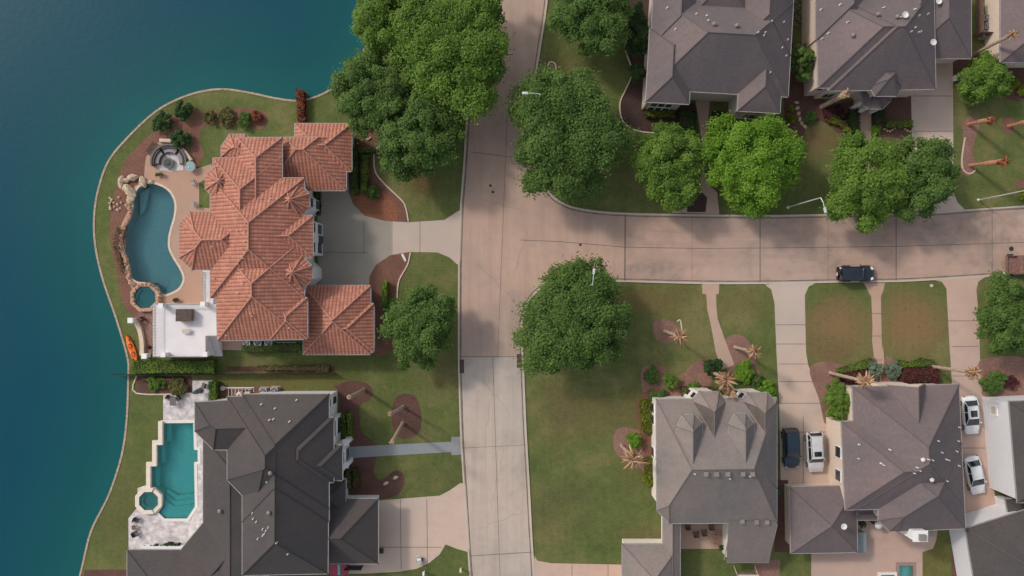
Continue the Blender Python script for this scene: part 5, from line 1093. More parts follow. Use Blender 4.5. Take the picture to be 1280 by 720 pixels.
# trailer
w = W(1265, 331, .7); t = thing('utility_trailer', (w.x, w.y, .02), 'rusty brown utility trailer standing at the kerb by the right edge', 'trailer')
q = MB(); q.box((.0, 0, .62), (1.5, 2.2, .08)); put(q, 'bed', M['rust'], t)
for x, y, dx, dy in ((-.74, 0, .05, 2.2), (0, 1.09, 1.5, .05), (0, -1.09, 1.5, .05), (.74, 0, .05, 2.2)): q = MB(); q.box((x, y, .82), (dx, dy, .34)); put(q, 'side_board', M['rust'], t)
for sg in (1, -1):
    q = MB(); q.tube([(0, sg * 1.14, .33), (0, sg * 1.32, .33)], .33, 14); put(q, 'wheel', M['tyre'], t)
q = MB(); q.box((-.9, -1.0, .55), (.2, .3, .12)); put(q, 'tail_light', M['headl'], t)
w = W(1283, 331, .9); t = thing('covered_trailer', (w.x, w.y, .02), 'dark brown covered trailer cut by the right edge at the kerb', 'trailer')
q = MB(); q.box((.1, 0, 1.0), (2.4, 2.3, 1.1)); put(q, 'body', M['rust'], t, bevel=.08); q = MB(); q.box((.1, 0, 1.58), (2.2, 2.1, .08)); put(q, 'cover', M['wood'], t, bevel=.03)
for sg in (1, -1): q = MB(); q.tube([(.2, sg * .95, .35), (.2, sg * 1.16, .35)], .35, 14); put(q, 'wheel', M['tyre'], t)
# ------------------------------------------------------------ street furniture
def lamp(base, top, z, head, label, vis=True):
    b0 = W(*base); t0 = W(*top, z); h0 = W(*head, z + .3); t = thing('street_lamp', b0, label, 'street lamp', 'street lamps')
    q = MB(); q.lathe(tuple(b0), [(.2, 0), (.2, .12), (.12, .2), (.12, .3)], 10); q.tube([(b0.x, b0.y, 0), (t0.x, t0.y, z)], [.095, .055], 10); q.build('pole', M['lampgrey'], t)
    q = MB(); m = (t0 + h0) / 2; q.tube([(t0.x, t0.y, z - .05), (m.x, m.y, z + .32), (h0.x, h0.y, z + .34)], [.05, .04, .035], 8); q.build('arm', M['lampgrey'], t)
    d = (h0 - t0); d.z = 0; d.normalize(); q = MB(); a = math.atan2(d.y, d.x); q.box((h0.x + d.x * .25, h0.y + d.y * .25, z + .34), (.62, .26, .12), a); q.box((h0.x + d.x * .3, h0.y + d.y * .3, z + .40), (.4, .18, .06), a); hd_ = q.build('lamp_head', M['lampgrey'], t)
    q = MB(); q.box((h0.x + d.x * .28, h0.y + d.y * .28, z + .265), (.4, .2, .03), a); q.build('lens', M['headl'], hd_)
lamp((985, 259), (1026, 247), 10.0, (1030.5, 260), 'street lamp with curved arm on the verge between the bright tree and the olive tree')
lamp((1223, 250), (1282, 238), 10.0, (1290, 252), 'street lamp whose pole leans out of the right edge over the lawn')
lamp((672.3, 138), (675, 117.5), 9.8, (659, 116.5), 'street lamp poking out of the big oak on the north corner of the junction')
lamp((729, 358), (740.5, 356), 9.8, (742, 342), 'street lamp rising through the oak on the south corner of the junction')
for px, lab in (((1264, 311), 'dark manhole cover in the side street above the rusty trailer'), ((725.5, 306), 'small dark cover in the middle of the junction mouth'), ((613, 232), 'upper small dark cover on the north street'), ((616, 240), 'lower small dark cover on the north street')):
    w = W(*px); q = MB(); q.lathe((w.x, w.y, .021), [(.30 if 'above' in lab else .17, 0), (.30 if 'above' in lab else .17, .011), (.1, .014)], 16); o = q.build('manhole_cover', M['dark'], origin=(w.x, w.y, .02)); tag(o, lab, 'manhole cover')
for px, lab in (((576.5, 458), 'storm drain grate in the left gutter of the south street'), ((649.5, 451), 'storm drain grate in the right gutter of the south street')):
    w = W(*px); q = MB(); q.box((w.x, w.y, .03), (.7, 1.7, .03)); 
    for k in range(7): q.box((w.x, w.y - .72 + k * .24, .05), (.6, .05, .02))
    o = q.build('storm_drain', m_plain('drain_iron', (.09, .05, .04), .8), origin=(w.x, w.y, .02)); tag(o, lab, 'storm drain')
# concrete apron by right drain
# ------------------------------------------------------------ kayak
w = W(165, 437, .2); t = thing('kayak', (w.x, w.y, .0), 'orange kayak lying on the grass at the lake bank', 'kayak'); t.rotation_euler = (0, 0, hdg((158, 419), (171, 455))); l = 1.95
secs = []
for k in range(13):
    u = -1 + k / 6; hw = .40 * (1 - abs(u) ** 2.6) + .015; zt = .30 + .07 * u * u; secs.append((u * l, [(hw * .35, .02), (hw * .85, .10), (hw, .22), (hw * .8, zt), (0, zt + .045), (-hw * .8, zt), (-hw, .22), (-hw * .85, .10), (-hw * .35, .02)]))
put(loft(secs), 'hull', M['orange'], t, True)
for x in (-.45, .62):
    q = MB(); q.lathe((x, 0, .30), [(.42, 0), (.42, .06), (.36, .075), (.33, .03)], 18, .95, .58); put(q, 'cockpit_rim', M['dark'], t)
    q = MB(); q.box((x - .1, 0, .40), (.34, .34, .05)); q.box((x - .3, 0, .5), (.06, .36, .2)); put(q, 'seat', M['orange'], t, bevel=.02)
q = MB(); q.tube([(-1.1, .2, .42), (1.2, -.15, .42)], .016, 6); q.box((-1.25, .22, .42), (.4, .16, .02), -.15); q.box((1.35, -.17, .42), (.4, .16, .02), -.15); put(q, 'paddle', M['dark'], t)
# ------------------------------------------------------------ sunken fire pit seating
fc = W(212, 203, .3)
t = thing('fire_pit_seating', (fc.x, fc.y, 0), 'round sunken seating ring of taupe sofa segments around a stone fire table', 'outdoor seating')
def ringseg(mb, r0, r1, a0, a1, z0, z1, n=10):
    P_ = [(fc.x + r1 * math.cos(R(a0 + (a1 - a0) * k / n)), fc.y + r1 * math.sin(R(a0 + (a1 - a0) * k / n))) for k in range(n + 1)] + [(fc.x + r0 * math.cos(R(a1 - (a1 - a0) * k / n)), fc.y + r0 * math.sin(R(a1 - (a1 - a0) * k / n))) for k in range(n + 1)]
    mb.prism(P_, z0, z1)
q = MB(); ringseg(q, 2.02, 2.22, -12, 192, 0, .75, 26); q.build('back_wall', M['wicker'], t)
for a0, a1 in ((-8, 44), (54, 116), (126, 188)):
    q = MB(); ringseg(q, 1.22, 1.72, a0, a1, .02, .42); s_ = q.build('seat', M['wicker'], t); q = MB(); ringseg(q, 1.25, 1.70, a0 + 2, a1 - 2, .42, .52); q.build('cushion', M['cushion'], s_); q = MB(); ringseg(q, 1.74, 1.92, a0, a1, .3, .70); q.build('backrest', M['dark'], t)
q = MB(); q.lathe((fc.x, fc.y, .02), [(1.15, 0), (1.15, .03)], 30); q.box((fc.x, fc.y - .62, .035), (3.2, .7, .05)); q.build('floor_slab', M['travertine'], t)
t = thing('fire_table', (fc.x - .15, fc.y - .1, 0), 'round grey fire table in the middle of the sofa ring', 'fire pit'); q = MB(); q.lathe((fc.x - .15, fc.y - .1, .05), [(.6, 0), (.64, .35), (.68, .42), (.45, .44), (.42, .36)], 24); q.build('bowl', M['wicker'], t); q = MB(); q.lathe((fc.x - .15, fc.y - .1, .38), [(.42, 0), (.4, .06), (.1, .08)], 16); q.build('lava_bed', M['dark'], t)
w = W(237.5, 208, .7); t = thing('garden_table', (w.x, w.y, 0), 'round pale blue-grey table with two glasses beside the sofa ring', 'table'); q = MB(); q.lathe((w.x, w.y, .66), [(.60, 0), (.64, .02), (.64, .05), (.6, .06)], 28); q.build('tabletop', m_plain('blue_grey_top', (.22, .30, .31), .4), t); q = MB(); q.lathe((w.x, w.y, 0.01), [(.3, 0), (.3, .04), (.06, .08), (.06, .66)], 14); q.build('pedestal', M['grey'], t)
for dx in (-.13, .17): q = MB(); q.lathe((w.x + dx, w.y - .12, .722), [(.05, 0), (.06, .12), (.055, .13)], 10); o = q.build('drinking_glass', m_plain('aqua_glass', (.3, .75, .8), .2), origin=(w.x + dx, w.y - .12, .722)); tag(o, ('left' if dx < 0 else 'right') + ' aqua glass of the two on the round table', 'glass')
w = W(190, 186, .6)
t = thing('patio_bench', (w.x, w.y, 0), 'slatted bench on the outer rim of the sofa ring', 'bench'); t.rotation_euler = (0, 0, R(52)); q = MB()
for k in range(5): q.box((0, -.24 + k * .12, .45), (1.7, .09, .03))
put(q, 'seat', M['wood'], t); q = MB()
for k in range(3): q.box((0, .32, .58 + k * .14), (1.7, .03, .09))
put(q, 'backrest', M['wood'], t)
for sx in (-.8, .8):
    for sy in (-.25, .3): q = MB(); q.box((sx, sy, .22), (.06, .06, .44)); put(q, 'leg', M['metal'], t)
def wall_arc(label, pts, mat, name='garden_wall', wd_=.4, hh=.45):
    p = smoothpoly(P2(pts), closed=False, k=5); q = MB(); q.strip([tuple(x) for x in p], wd_, 0, hh); o = q.build(name, mat, origin=(p[0][0], p[0][1], 0)); tag(o, label, 'wall')
wall_arc('curved pale stone wall behind the sofa ring', [(201, 176), (215, 177), (223, 182), (233, 191), (240, 201)], M['coping2'])
wall_arc('curved sand coloured garden wall between lawn and white terrace', [(170, 400), (176, 412), (179, 428), (179, 444)], M['coping2'], wd_=.5)
for px, lab in (((169, 400), 'white square pillar at the upper end of the curved garden wall'), ((186, 444), 'white square pillar at the lower end of the curved garden wall')):
    w = W(*px); q = MB(); q.box((w.x, w.y, .6), (.5, .5, 1.2)); q.box((w.x, w.y, 1.24), (.64, .64, .08)); o = q.build('garden_pillar', M['white'], origin=(w.x, w.y, 0)); tag(o, lab, 'pillar')
w = W(230.5, 394, 4.0); t = thing('patio_cabinet', (w.x, w.y, 3.3), 'dark brown box with slatted lid standing on the white terrace', 'cabinet'); q = MB(); q.box((0, 0, .5), (1.7, 1.4, 1.0)); put(q, 'box', M['wood'], t); q = MB()
for k in range(9): q.box((-.8 + k * .2, 0, 1.03), (.17, 1.46, .05))
put(q, 'lid', m_plain('brown_lid', (.10, .07, .06), .8, var=.3), t)
w = W(233, 414, 3.5); t = thing('lounge_table', (w.x, w.y, 3.3), 'small pale table with glass top on the white terrace', 'table'); q = MB(); q.box((0, 0, .4), (.9, .5, .04)); put(q, 'tabletop', M['cream2'], t)
for sx in (-.4, .4):
    for sy in (-.2, .2): q = MB(); q.box((sx, sy, .2), (.05, .05, .38)); put(q, 'leg', M['metal'], t)
# ------------------------------------------------------------ rocks
def rock(px, sx, sy, sz, ang, label, mat, seed, group=None, z=0, cut=None):
    rnd = random.Random(seed); w = W(*px, sz * .5); m = bpy.data.meshes.new('rock'); import bmesh
    bm = bmesh.new(); bmesh.ops.create_icosphere(bm, subdivisions=2, radius=1)
    ph = [rnd.uniform(0, 6.28) for _ in range(6)]
    pl = [(Vector((rnd.gauss(0, 1), rnd.gauss(0, 1), rnd.gauss(0, .6) + .3)).normalized(), rnd.uniform(.62, .9)) for _ in range(7)]
    for v in bm.verts:
        c = v.co.copy(); c *= 1 + .12 * math.sin(3 * c.x + ph[0]) + .1 * math.sin(4 * c.y + ph[1]) + .08 * math.sin(5 * c.z + ph[2])
        for n, d in pl:
            e = c.dot(n) - d
            if e > 0: c -= n * e * .92
        v.co = Vector((c.x * sx / 2 * 1.15, c.y * sy / 2 * 1.15, max(c.z * sz * .62 + sz * .42, -.05)))
    bm.to_mesh(m); bm.free(); m.materials.append(M[mat]); o = bpy.data.objects.new('rock', m); C.objects.link(o); o.location = (w.x, w.y, z); o.rotation_euler = (0, 0, ang); tag(o, label, 'rock', group); return o
BIG = [((161.5, 238), 2.1, .95, .7, R(-50), 'long pale slab boulder leaning over the head of the kidney pool'), ((166, 221.5), 1.5, .8, .6, R(15), 'flat tan boulder at the top of the pool waterfall'), ((178, 228), 1.2, .85, .6, R(-70), 'rounded tan boulder at the right end of the pool waterfall'), ((151, 228), 1.5, .7, .6, R(80), 'upright tan boulder at the left end of the pool waterfall'), ((157, 234), 1.1, .6, .5, R(55), 'small tan boulder wedged behind the pale slab'), ((157.5, 225), .8, .6, .45, 0, 'smallest pale stone on top of the waterfall'), ((162, 250), 1.3, 1.0, .55, R(70), 'greyish pink boulder just below the pale slab'), ((189, 227), .6, .5, .35, 0, 'single tan stone on the north rim of the kidney pool')]
for i, (px, a, b_, c_, an, lab) in enumerate(BIG): rock(px, a, b_, c_, an, lab, 'rock', 40 + i)
edge = smoothpoly([(160, 256), (163, 262), (161, 272), (155, 283), (151.5, 295), (150.5, 307), (154, 317), (159, 327), (160.5, 338), (163, 349), (168, 356)], closed=False, k=4)
rr = random.Random(3)
for i, p in enumerate(edge):
    rock((p[0] - 1 + rr.uniform(-1, 1), p[1] + rr.uniform(-1, 1)), rr.uniform(.45, .8), rr.uniform(.4, .6), rr.uniform(.3, .45), rr.uniform(0, 3), 'one of the many reddish stones forming the west rim of the kidney pool', 'rock2', 200 + i, 'rim stones of the kidney pool')
for i in range(15):
    a = R(150 + i * 17); rock((183 + 16.5 * math.cos(a), 371.5 + 16.5 * math.sin(a)), rr.uniform(.4, .6), rr.uniform(.35, .45), .72, a, 'one of the small stones set round the rim of the octagonal stone spa', 'rock2' if i % 2 else 'rock', 300 + i, 'rim stones of the stone spa')
for i in range(16): rock((136 + rr.uniform(0, 16), 246 + rr.uniform(0, 18)), rr.uniform(.2, .4), rr.uniform(.2, .35), rr.uniform(.12, .25), rr.uniform(0, 3), 'one of the small pale stones scattered on the mulch left of the waterfall', 'rock', 400 + i, 'scattered stones by the waterfall')
for i in range(12): rock((1106 + i * 3.2, 160 + 3 * math.sin(i * .8) + (abs(i - 5) * .3)), .3, .26, .3, i, 'one of the pale stones edging the bed right of the octagonal porch', 'rock', 500 + i, 'bed edging stones by the porch')
for i, (px, py) in enumerate([(996, 128), (997, 135), (998.5, 142), (1000, 149), (1003, 154), (1006, 158)]): rock((px, py), .55, .4, .1, i * .5, 'one of the flat stepping stones between the top right houses', 'rock', 520 + i, 'stepping stones between houses')
for i, (px, lab) in enumerate([((483, 604), 'pale stone lying in the lower dark bed, left of two'), ((494, 597), 'pale stone lying in the lower dark bed, right of two'), ((461, 173), 'cluster stone in the middle of the round mulch bed'), ((505, 322), 'long white stone in the orange soil bed by the court')]): rock(px, .7 if i < 3 else .35, .4 if i < 3 else 1.2, .25, .4, lab, 'rock' if i < 3 else 'coping', 540 + i)
# ------------------------------------------------------------ equipment
def ac(px, label, mat='metal', s=.95, z=0):
    w = W(*px, .8); t = thing('air_conditioner', (w.x, w.y, 0), label, 'air conditioner'); q = MB(); q.box((0, 0, .45), (s, s, .8)); put(q, 'casing', M[mat], t, bevel=.04)
    q = MB(); q.lathe((0, 0, .855), [(s * .42, 0), (s * .42, .02), (s * .36, .03), (s * .30, .01)], 18); put(q, 'fan_grille', M['dark'], t); q = MB()
    for k in range(5): q.box((0, 0, .885), (s * .7, .06, .015), k * math.pi / 5)
    put(q, 'fan_blade', M['grey'], t); q = MB(); q.box((0, 0, .03), (s + .15, s + .15, .05)); put(q, 'pad', M['kerb'], t)
ac((328.5, 490), 'left air conditioner of the two behind the charcoal house', 'grey'); ac((342.5, 489), 'right air conditioner of the two behind the charcoal house', 'grey')
for i, x in enumerate((308, 322, 335.5)): ac((x, 427), ('left', 'middle', 'right')[i] + ' air conditioner of the three along the south wall of the villa')
w = W(300, 493, .5); t = thing('pool_filter', (w.x, w.y, 0), 'cream domed pool filter tank among the pipes', 'pool filter'); q = MB(); q.lathe((0, 0, .02), [(.33, 0), (.37, .2), (.37, .7), (.3, .88), (.1, .95)], 18); put(q, 'tank', M['cream'], t); q = MB(); q.lathe((0, 0, .95), [(.1, 0), (.1, .1), (.04, .12)], 10); put(q, 'valve', M['dark'], t)
w = W(310, 493, .4); t = thing('pool_heater', (w.x, w.y, 0), 'square cream pool heater beside the filter tank', 'pool heater'); q = MB(); q.box((0, 0, .4), (.65, .65, .75)); put(q, 'casing', M['cream2'], t, bevel=.03); q = MB(); q.lathe((0, 0, .78), [(.16, 0), (.16, .12)], 12); put(q, 'flue', M['dark'], t)
w = W(300, 488, .5); t = thing('pool_pipework', (w.x, w.y, 0), 'white pool pipes running along the bed behind the charcoal house', 'pipes'); q = MB()
for k in range(7): x = -1.5 + k * .42; q.tube([(x, -.7 + .05 * k, .3), (x, .2, .3), (x + .3, .2, .35)], .035, 6)
q.tube([(-1.9, .35, .5), (1.7, .35, .5), (1.7, -.2, .5)], .045, 6); q.tube([(-1.9, .2, .3), (1.4, .15, .3)], .04, 6); put(q, 'pipe', M['white'], t)
w = W(279, 485, .4); q = MB(); q.lathe((w.x, w.y, 0), [(.27, 0), (.29, .6), (.3, .66), (.1, .7)], 14); o = q.build('pool_pump', M['grey'], origin=(w.x, w.y, 0)); tag(o, 'grey round pump pot left of the white pool pipes', 'pump')
w = W(357, 428, .6); t = thing('pipe_rack', (w.x, w.y, 0), 'row of thin pale pipes against the south wall of the villa', 'pipes'); q = MB()
for k in range(12): q.tube([(-1.2 + k * .21, -.1, 0), (-1.2 + k * .21, 0, .5 + .25 * (k % 3))], .028, 6)
q.tube([(-1.3, 0, .45), (1.3, 0, .45)], .03, 6); put(q, 'pipe', M['vent'], t)
# fence between the villas
def fence(name, pts, hh, label, mat, post=.09, gap=2.2, board=.03, pick=True):
    P_ = [Vector(p) for p in P2(pts)]; t = thing(name, (P_[0].x, P_[0].y, 0), label, 'fence'); q = MB(); q.strip([tuple(p) for p in P_], board, .1, hh); q.build('panel', M[mat], t)
    for a, c in zip(P_[:-1], P_[1:]):
        n = max(1, int((c - a).length / gap))
        for k in range(n + 1): p = a.lerp(c, k / n); q = MB(); q.box((p.x, p.y, hh / 2 + .03), (post, post, hh + .06)); q.build('post', M[mat], t)
fence('iron_fence', [(146, 467.5), (275, 467), (420, 466)], 1.2, 'thin dark fence on the boundary between the two lakeside villas, running out over the water', 'dark', .05, 2.4, .02)
fence('wooden_fence', [(1215, 46), (1236, 46)], 1.8, 'short dark wooden fence between the two houses at the top right', 'wood')
fence('side_gate', [(434, 706.5), (454, 706.5)], 1.7, 'dark gate panel beside the garage of the charcoal house', 'dark')
fence('garden_fence', [(1218, 0), (1219, 44)], 1.8, 'dark fence line along the garage wall at the top right', 'wood')
fence('backyard_fence', [(1195, 692), (1198, 760)], .9, 'low pale rail left of the planted strip by the angled house', 'cream2', .06, 1.2, .04)
# patio furniture of charcoal villa
def chair(px, ang, label, mat='dark', z=0.02, nm='patio_chair', s=1.0, group=None, name2='patio chair'):
    w = W(*px, .4); t = thing(nm, (w.x, w.y, z), label, name2, group); t.rotation_euler = (0, 0, ang); q = MB(); q.box((0, 0, .42), (.52 * s, .52 * s, .07)); put(q, 'seat', M['wicker' if mat == 'dark' else mat], t, bevel=.02); q = MB(); q.box((-.27 * s, 0, .68), (.06, .52 * s, .5)); put(q, 'backrest', M[mat], t, bevel=.02)
    for sg in (1, -1): q = MB(); q.box((0, sg * .28 * s, .6), (.52 * s, .05, .05)); q.box((.22 * s, sg * .28 * s, .5), (.04, .04, .2)); put(q, 'armrest', M[mat], t)
    for sx in (-.22, .22):
        for sy in (-.22, .22): q = MB(); q.box((sx * s, sy * s, .2), (.045, .045, .4)); put(q, 'leg', M[mat], t)
chair((171, 650), R(-25), 'upper patio chair by the spa end of the stone deck', s=1.15); chair((170, 667), R(25), 'lower patio chair near the left corner of the stone deck', s=1.15)
w = W(167.3, 659.5, .4); t = thing('side_table', (w.x, w.y, .02), 'small square brown table between the two deck chairs', 'table'); q = MB(); q.box((0, 0, .42), (.5, .5, .05)); put(q, 'tabletop', M['wood'], t)
for sx in (-.2, .2):
    for sy in (-.2, .2): q = MB(); q.box((sx, sy, .2), (.05, .05, .4)); put(q, 'leg', M['wood'], t)
def pot(px, label, r=.28, hh=.7, mat='leaf_d', sd=0, dead=False):
    w = W(*px, .5); t = thing('potted_plant', (w.x, w.y, 0), label, 'potted plant'); q = MB(); q.lathe((w.x, w.y, .018), [(r * .6, 0), (r * .85, .35), (r * .9, .38), (r * .75, .36)], 12); q.build('pot', M['dark'], t)
    P_, N_, S, T_ = crown_points(w.x, w.y, .3, .3 + hh, r * 1.5, r * 1.5, sd, 12, 260, .12); leaf_mesh('foliage', P_, N_, S, T_, M[mat], t, (w.x, w.y, 0))
for i, (x, y) in enumerate([(181, 685), (190, 684), (195, 682), (204, 682.5), (209, 680.5), (214, 680), (219, 682), (223, 681)]):
    pot((x, y), ['leftmost potted plant of the row along the deck wall', 'second potted plant from the left along the deck wall', 'third potted plant from the left along the deck wall', 'fourth potted plant from the left along the deck wall', 'fifth potted plant from the left along the deck wall', 'third potted plant from the right along the deck wall', 'second potted plant from the right along the deck wall', 'rightmost potted plant of the row along the deck wall'][i], .22, .5, 'leaf_d', 700 + i)
w = W(217, 501.5, .5); t = thing('barbecue_table', (w.x, w.y, 0.018), 'brown outdoor table at the top of the stone deck', 'table'); q = MB(); q.box((0, 0, .74), (.7, 1.0, .06)); put(q, 'tabletop', M['wicker'], t)
for sx in (-.28, .28):
    for sy in (-.4, .4): q = MB(); q.box((sx, sy, .36), (.06, .06, .72)); put(q, 'leg', M['dark'], t)
chair((212, 497), R(-30), 'wicker chair left of the outdoor table on the stone deck'); chair((223, 498), R(210), 'wicker chair right of the outdoor table on the stone deck')
w = W(246.5, 489.5, 1.0); t = thing('patio_umbrella', (w.x, w.y, .018), 'folded grey-green patio umbrella in the deck corner by the equipment hedge', 'umbrella'); q = MB(); q.tube([(0, 0, 0), (0, 0, 2.4)], .03, 8); put(q, 'pole', M['metal'], t); q = MB(); q.lathe((0, 0, .05), [(.35, 0), (.35, .08), (.05, .1)], 14); put(q, 'base', M['dark'], t)
q = MB(); q.lathe((0, 0, .9), [(.28, 0), (.34, .1), (.2, .9), (.05, 1.5)], 10); put(q, 'canopy', m_plain('sage_canvas', (.13, .2, .19), .9, var=.3), t)
chair((255, 482), R(160), 'dark chair in the corner nook right of the folded umbrella')
chair((241.5, 228), R(200), 'upper small chair on the terracotta terrace by the villa', 'grey'); chair((242, 255), R(170), 'lower small chair on the terracotta terrace by the grass patch', 'grey')
pot((196, 218), 'small dark pot plant below the sofa ring, left of two', .16, .3, 'leaf_y', 720); pot((201, 217.5), 'small dark pot plant below the sofa ring, right of two', .16, .3, 'leaf_y', 721); pot((178.5, 399), 'pot with pink-purple flowers beside the curved garden wall', .25, .4, 'leaf_r', 722); pot((186, 434), 'red flowering pot plant at the terrace foot', .2, .4, 'leaf_r', 723); pot((219.5, 374.5), 'dark planter against the north side of the white terrace', .25, .4, 'leaf_d', 724)
# grass patch in the terracotta terrace
sheet('lawn', [(249, 229), (256, 224), (270, 232), (270, 259.5), (249, 259.5)], 0.02, M['grass'])
sheet('mulch_bed', [(176, 378), (192, 378), (190, 446), (180, 446), (181, 424), (176, 405), (172, 398)], .0205, M['mulchpink'])
# maroon covers by garage
for px, dx, mt, lab in (((417, 712), 1.0, 'maroon', 'left maroon covered bin beside the garage gate'), ((430, 712), .8, 'maroon', 'right maroon covered bin beside the garage gate'), ((423.7, 712.5), .35, 'teal', 'slim teal bin squeezed between the two maroon ones')):
    w = W(*px, 1.0); t = thing('covered_bin', (w.x, w.y, 0), lab, 'bin'); q = MB(); q.box((0, 0, .5), (dx * .92, 1.2, .95)); put(q, 'body', M[mt], t, bevel=.03); q = MB(); q.box((0, 0, 1.0), (dx, 1.3, .07)); put(q, 'lid', M[mt], t, bevel=.03)
w = W(524, 700, .5); t = thing('wheeled_cart', (w.x, w.y, .02), 'small grey and black wheeled cart at the edge of the driveway', 'cart'); t.rotation_euler = (0, 0, .2); q = MB(); q.box((0, -.1, .45), (.6, .8, .4)); put(q, 'tub', M['metal'], t, bevel=.04); q = MB(); q.box((0, .1, .68), (.5, .2, .05)); q.tube([(-.2, .4, .6), (-.2, .65, .9), (.2, .65, .9), (.2, .4, .6)], .025, 6); put(q, 'handle', M['white'], t)
for sg in (1, -1): q = MB(); q.tube([(sg * .28, -.1, .2), (sg * .38, -.1, .2)], .2, 12); put(q, 'wheel', M['tyre'], t)
w = W(476.5, 689, .2); q = MB(); q.box((w.x, w.y, .1), (.5, .6, .18)); q.box((w.x, w.y, .2), (.42, .52, .03)); o = q.build('doormat_box', M['dark'], origin=(w.x, w.y, 0)); tag(o, 'small black box on the concrete by the garage corner', 'box')
w = W(530, 716, .6); q = MB(); q.box((w.x, w.y, .55), (.12, .12, 1.1)); q.box((w.x, w.y + .1, 1.15), (.22, .45, .2)); o = q.build('mailbox', M['white'], origin=(w.x, w.y, 0)); tag(o, 'white post mailbox on the grass at the bottom edge near the driveway', 'mailbox')
w = W(576, 712, .6); q = MB(); q.box((w.x, w.y, .55), (.12, .12, 1.1)); q.box((w.x, w.y + .1, 1.15), (.22, .45, .2)); o = q.build('mailbox', M['cream'], origin=(w.x, w.y, 0)); tag(o, 'cream post mailbox on the grass corner beside the street kerb', 'mailbox')
# dormer house patio
for k, (px, lab) in enumerate((((870, 667.5), 'left dark armchair on the patio behind the dormer house'), ((880, 665.5), 'right dark armchair on the patio behind the dormer house'), ((889, 658), 'dark armchair under the eave at the right of the patio'), ((859.5, 658), 'dark chair under the eave at the left of the patio'))): chair(px, R(95), lab, 'wood', s=1.15)
for k, (px, lab) in enumerate((((896, 668), 'upper round wire table on the patio by the cream wall'), ((895, 679), 'lower round wire table on the patio by the cream wall'))):
    w = W(*px, .7); t = thing('wire_table', (w.x, w.y, .01), lab, 'table'); q = MB()
    for rr_ in (.2, .42, .62): q.tube([(rr_ * math.cos(a * .393), rr_ * math.sin(a * .393), .7) for a in range(17)], .02, 5, cap=False)
    for a in range(6): q.box((0, 0, .7), (1.2, .025, .02), a * .524)
    put(q, 'tabletop', M['rust'], t)
    for a in range(3): q = MB(); q.tube([(0, 0, .68), (.35 * math.cos(a * 2.1), .35 * math.sin(a * 2.1), 0)], .025, 6); put(q, 'leg', M['rust'], t)
pot((902.5, 684), 'dark potted plant at the lower corner of the dormer house patio', .3, .5, 'leaf_d', 730)
w = W(933, 719.5, .8); t = thing('garden_swing', (w.x, w.y, 0), 'pale garden swing bench cut by the bottom edge behind the dormer house', 'bench'); q = MB(); q.box((0, 0, 1.7), (2.5, .9, .06)); put(q, 'canopy', M['cream2'], t)
for sx in (-1.3, 1.3): q = MB(); q.tube([(sx, .9, 0), (sx * .95, 0, 1.7), (sx, -.9, 0)], .04, 6); put(q, 'frame', M['cream'], t)
q = MB(); q.box((0, 0, .5), (1.8, .6, .08)); put(q, 'seat', M['wood'], t)
w = W(972.5, 615, .5); q = MB(); q.lathe((w.x, w.y, 0), [(.28, 0), (.32, .5), (.34, .55), (.3, .5), (.28, .1)], 16); o = q.build('bucket', M['green'], origin=(w.x, w.y, 0)); tag(o, 'bright green bucket in the gap east of the dormer house', 'bucket')
# taupe house back yard
w = W(1077, 678, 1.8); t = thing('garden_shed', (w.x, w.y, 0), 'small grey-green metal shed beside the detached garage', 'shed'); q = MB(); q.box((0, 0, .9), (.95, 2.3, 1.8)); put(q, 'wall', M['metal'], t); q = MB(); q.box((0, 0, 1.84), (1.1, 2.45, .08)); put(q, 'roof', m_plain('grey_green_roof', (.22, .26, .25), .5, .3), t); q = MB(); q.box((.49, -.3, .85), (.04, .8, 1.6)); put(q, 'door', M['grey'], t)
pot((1078, 655), 'dark leafy potted plant in the shaded corner behind the garage', .4, .8, 'leaf_d', 740); pot((1091, 651), 'dark pot at the covered door of the taupe house', .3, .6, 'leaf_d', 741)
w = W(1099.5, 657, 1.8); t = thing('parasol', (w.x, w.y, 0), 'small round white parasol by the back door of the taupe house', 'parasol'); q = MB(); q.tube([(0, 0, 0), (0, 0, 1.8)], .03, 8); put(q, 'pole', M['metal'], t); q = MB(); q.lathe((0, 0, 1.6), [(.48, 0), (.46, .04), (.25, .16), (.03, .22)], 16); put(q, 'canopy', M['terrace'], t)
w = W(1163, 667, .5); t = thing('patio_step', (w.x, w.y, 0), 'pale storage box against the back wall of the taupe house', 'box'); q = MB(); q.box((0, 0, .3), (.55, .55, .6)); put(q, 'body', M['cream2'], t); q = MB(); q.box((0, 0, .63), (.6, .6, .05)); put(q, 'lid', M['gutter'], t)
w = W(1196.5, 97, .5); t = thing('utility_box', (w.x, w.y, 0), 'small white utility box on the lawn left of the round clipped tree', 'utility box'); t.rotation_euler = (0, 0, .25); q = MB(); q.box((0, 0, .35), (.85, .6, .7)); put(q, 'casing', M['white'], t, bevel=.03); q = MB(); q.box((0, 0, .73), (.9, .65, .05)); put(q, 'lid', M['white'], t)
ac((1234, 22), 'upper air conditioner beside the pale wall at the top right', 'grey', .8); ac((1235.5, 32), 'middle air conditioner beside the pale wall at the top right', 'grey', .8); ac((1233, 42), 'lower air conditioner beside the pale wall at the top right', 'grey', .8); ac((1240, 68), 'lone air conditioner below the dark fence at the top right', 'grey', .75)
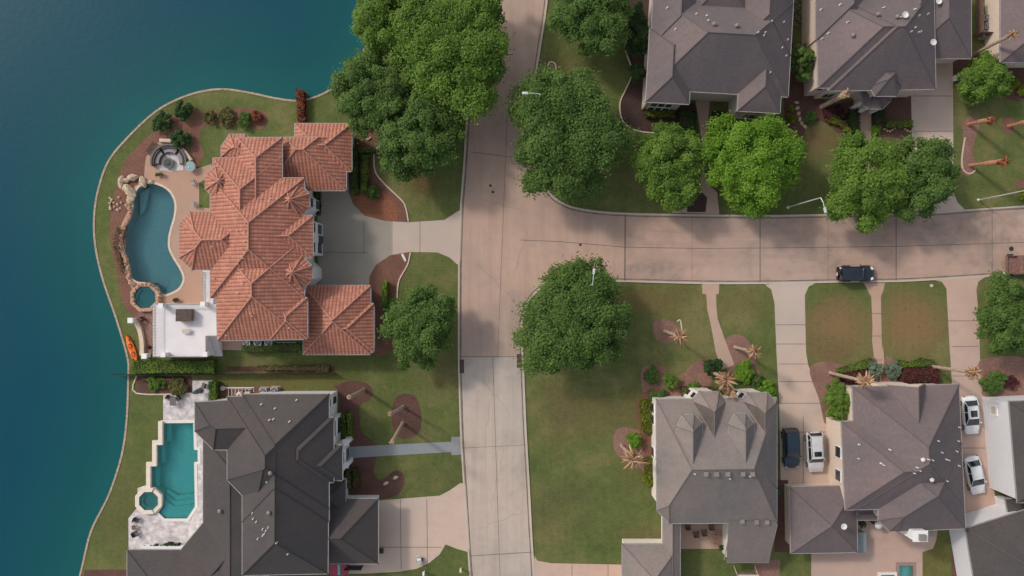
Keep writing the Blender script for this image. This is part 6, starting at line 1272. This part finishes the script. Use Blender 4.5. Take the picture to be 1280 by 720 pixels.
# stack of wire hoops / bicycles between top houses
for i, (x, y) in enumerate([(993, 3), (999, 9), (994, 15), (1000, 21), (995, 28)]):
    w = W(x, y, .5); t = thing('bicycle', (w.x, w.y, 0), ['topmost', 'second', 'third', 'fourth', 'lowest'][i] + ' bicycle of the row lying between the two top right houses', 'bicycle'); t.rotation_euler = (0, 0, i * .7)
    for sx in (-.5, .5): q = MB(); q.tube([(sx + .33 * math.cos(a * .524), .33 * math.sin(a * .524), .12 + .03 * i % .1) for a in range(13)], .028, 5, cap=False); put(q, 'wheel', M['dark' if i % 2 else 'rust'], t)
    q = MB(); q.tube([(-.5, 0, .14), (-.1, .25, .15), (.35, .2, .15), (.5, 0, .14)], .022, 6); q.tube([(-.1, .25, .15), (0, -.15, .15), (.35, .2, .15)], .022, 6); put(q, 'frame', M['metal'], t); q = MB(); q.box((-.15, .34, .17), (.25, .12, .05)); put(q, 'saddle', M['dark'], t); q = MB(); q.tube([(.3, .45, .18), (.42, .3, .18), (.3, .15, .18)], .02, 6); put(q, 'handlebar', M['metal'], t)
# kerb number plates / fire hydrant-like valve on verge
w = W(1166, 357, .3); q = MB(); q.lathe((w.x, w.y, 0), [(.2, 0), (.2, .06), (.15, .08)], 14); o = q.build('meter_cover', M['cream2'], origin=(w.x, w.y, 0)); tag(o, 'small pale meter cover in the grass left of the pink driveway', 'meter cover')
# ------------------------------------------------------------ camera, light, render
cam = bpy.data.cameras.new('camera'); co = bpy.data.objects.new('camera', cam); C.objects.link(co); co.location = (0, 0, HC); co.rotation_euler = (0, 0, 0)
cam.sensor_width = 36; cam.lens = 27; cam.clip_end = 5000; bpy.context.scene.camera = co
SE, AZ = 40.0, None
ld = Vector((0.82, -0.57, 0)).normalized() * math.cos(R(SE)) + Vector((0, 0, -math.sin(R(SE))))
su = bpy.data.lights.new('sun', 'SUN'); su.energy = 1.65; su.angle = R(6.0); su.color = (1.0, 0.90, 0.80)
so = bpy.data.objects.new('sun', su); C.objects.link(so); so.rotation_euler = ld.to_track_quat('-Z', 'Y').to_euler(); so.location = (0, 0, 60)
wd = bpy.data.worlds.new('World'); bpy.context.scene.world = wd; wd.use_nodes = True; nt = wd.node_tree
sky = nt.nodes.new('ShaderNodeTexSky'); sky.sky_type = 'NISHITA'; sky.sun_disc = False; sky.sun_elevation = R(SE)
sky.sun_rotation = math.atan2(-ld.x, -ld.y); sky.air_density = 1.2; sky.dust_density = 3.0
bg = nt.nodes['Background']; 
hs = nt.nodes.new('ShaderNodeHueSaturation'); hs.inputs['Saturation'].default_value = 0.45   # milky, hazy sky
nt.links.new(sky.outputs[0], hs.inputs['Color']); nt.links.new(hs.outputs[0], bg.inputs[0]); bg.inputs[1].default_value = 0.15
s = bpy.context.scene; s.render.engine = 'CYCLES'; s.view_settings.view_transform = 'Standard'; s.view_settings.look = 'None'; s.view_settings.exposure = 0.12; s.view_settings.gamma = 1
s.render.resolution_x = 1024; s.render.resolution_y = 576
s.cycles.transparent_max_bounces = 12; s.cycles.max_bounces = 6
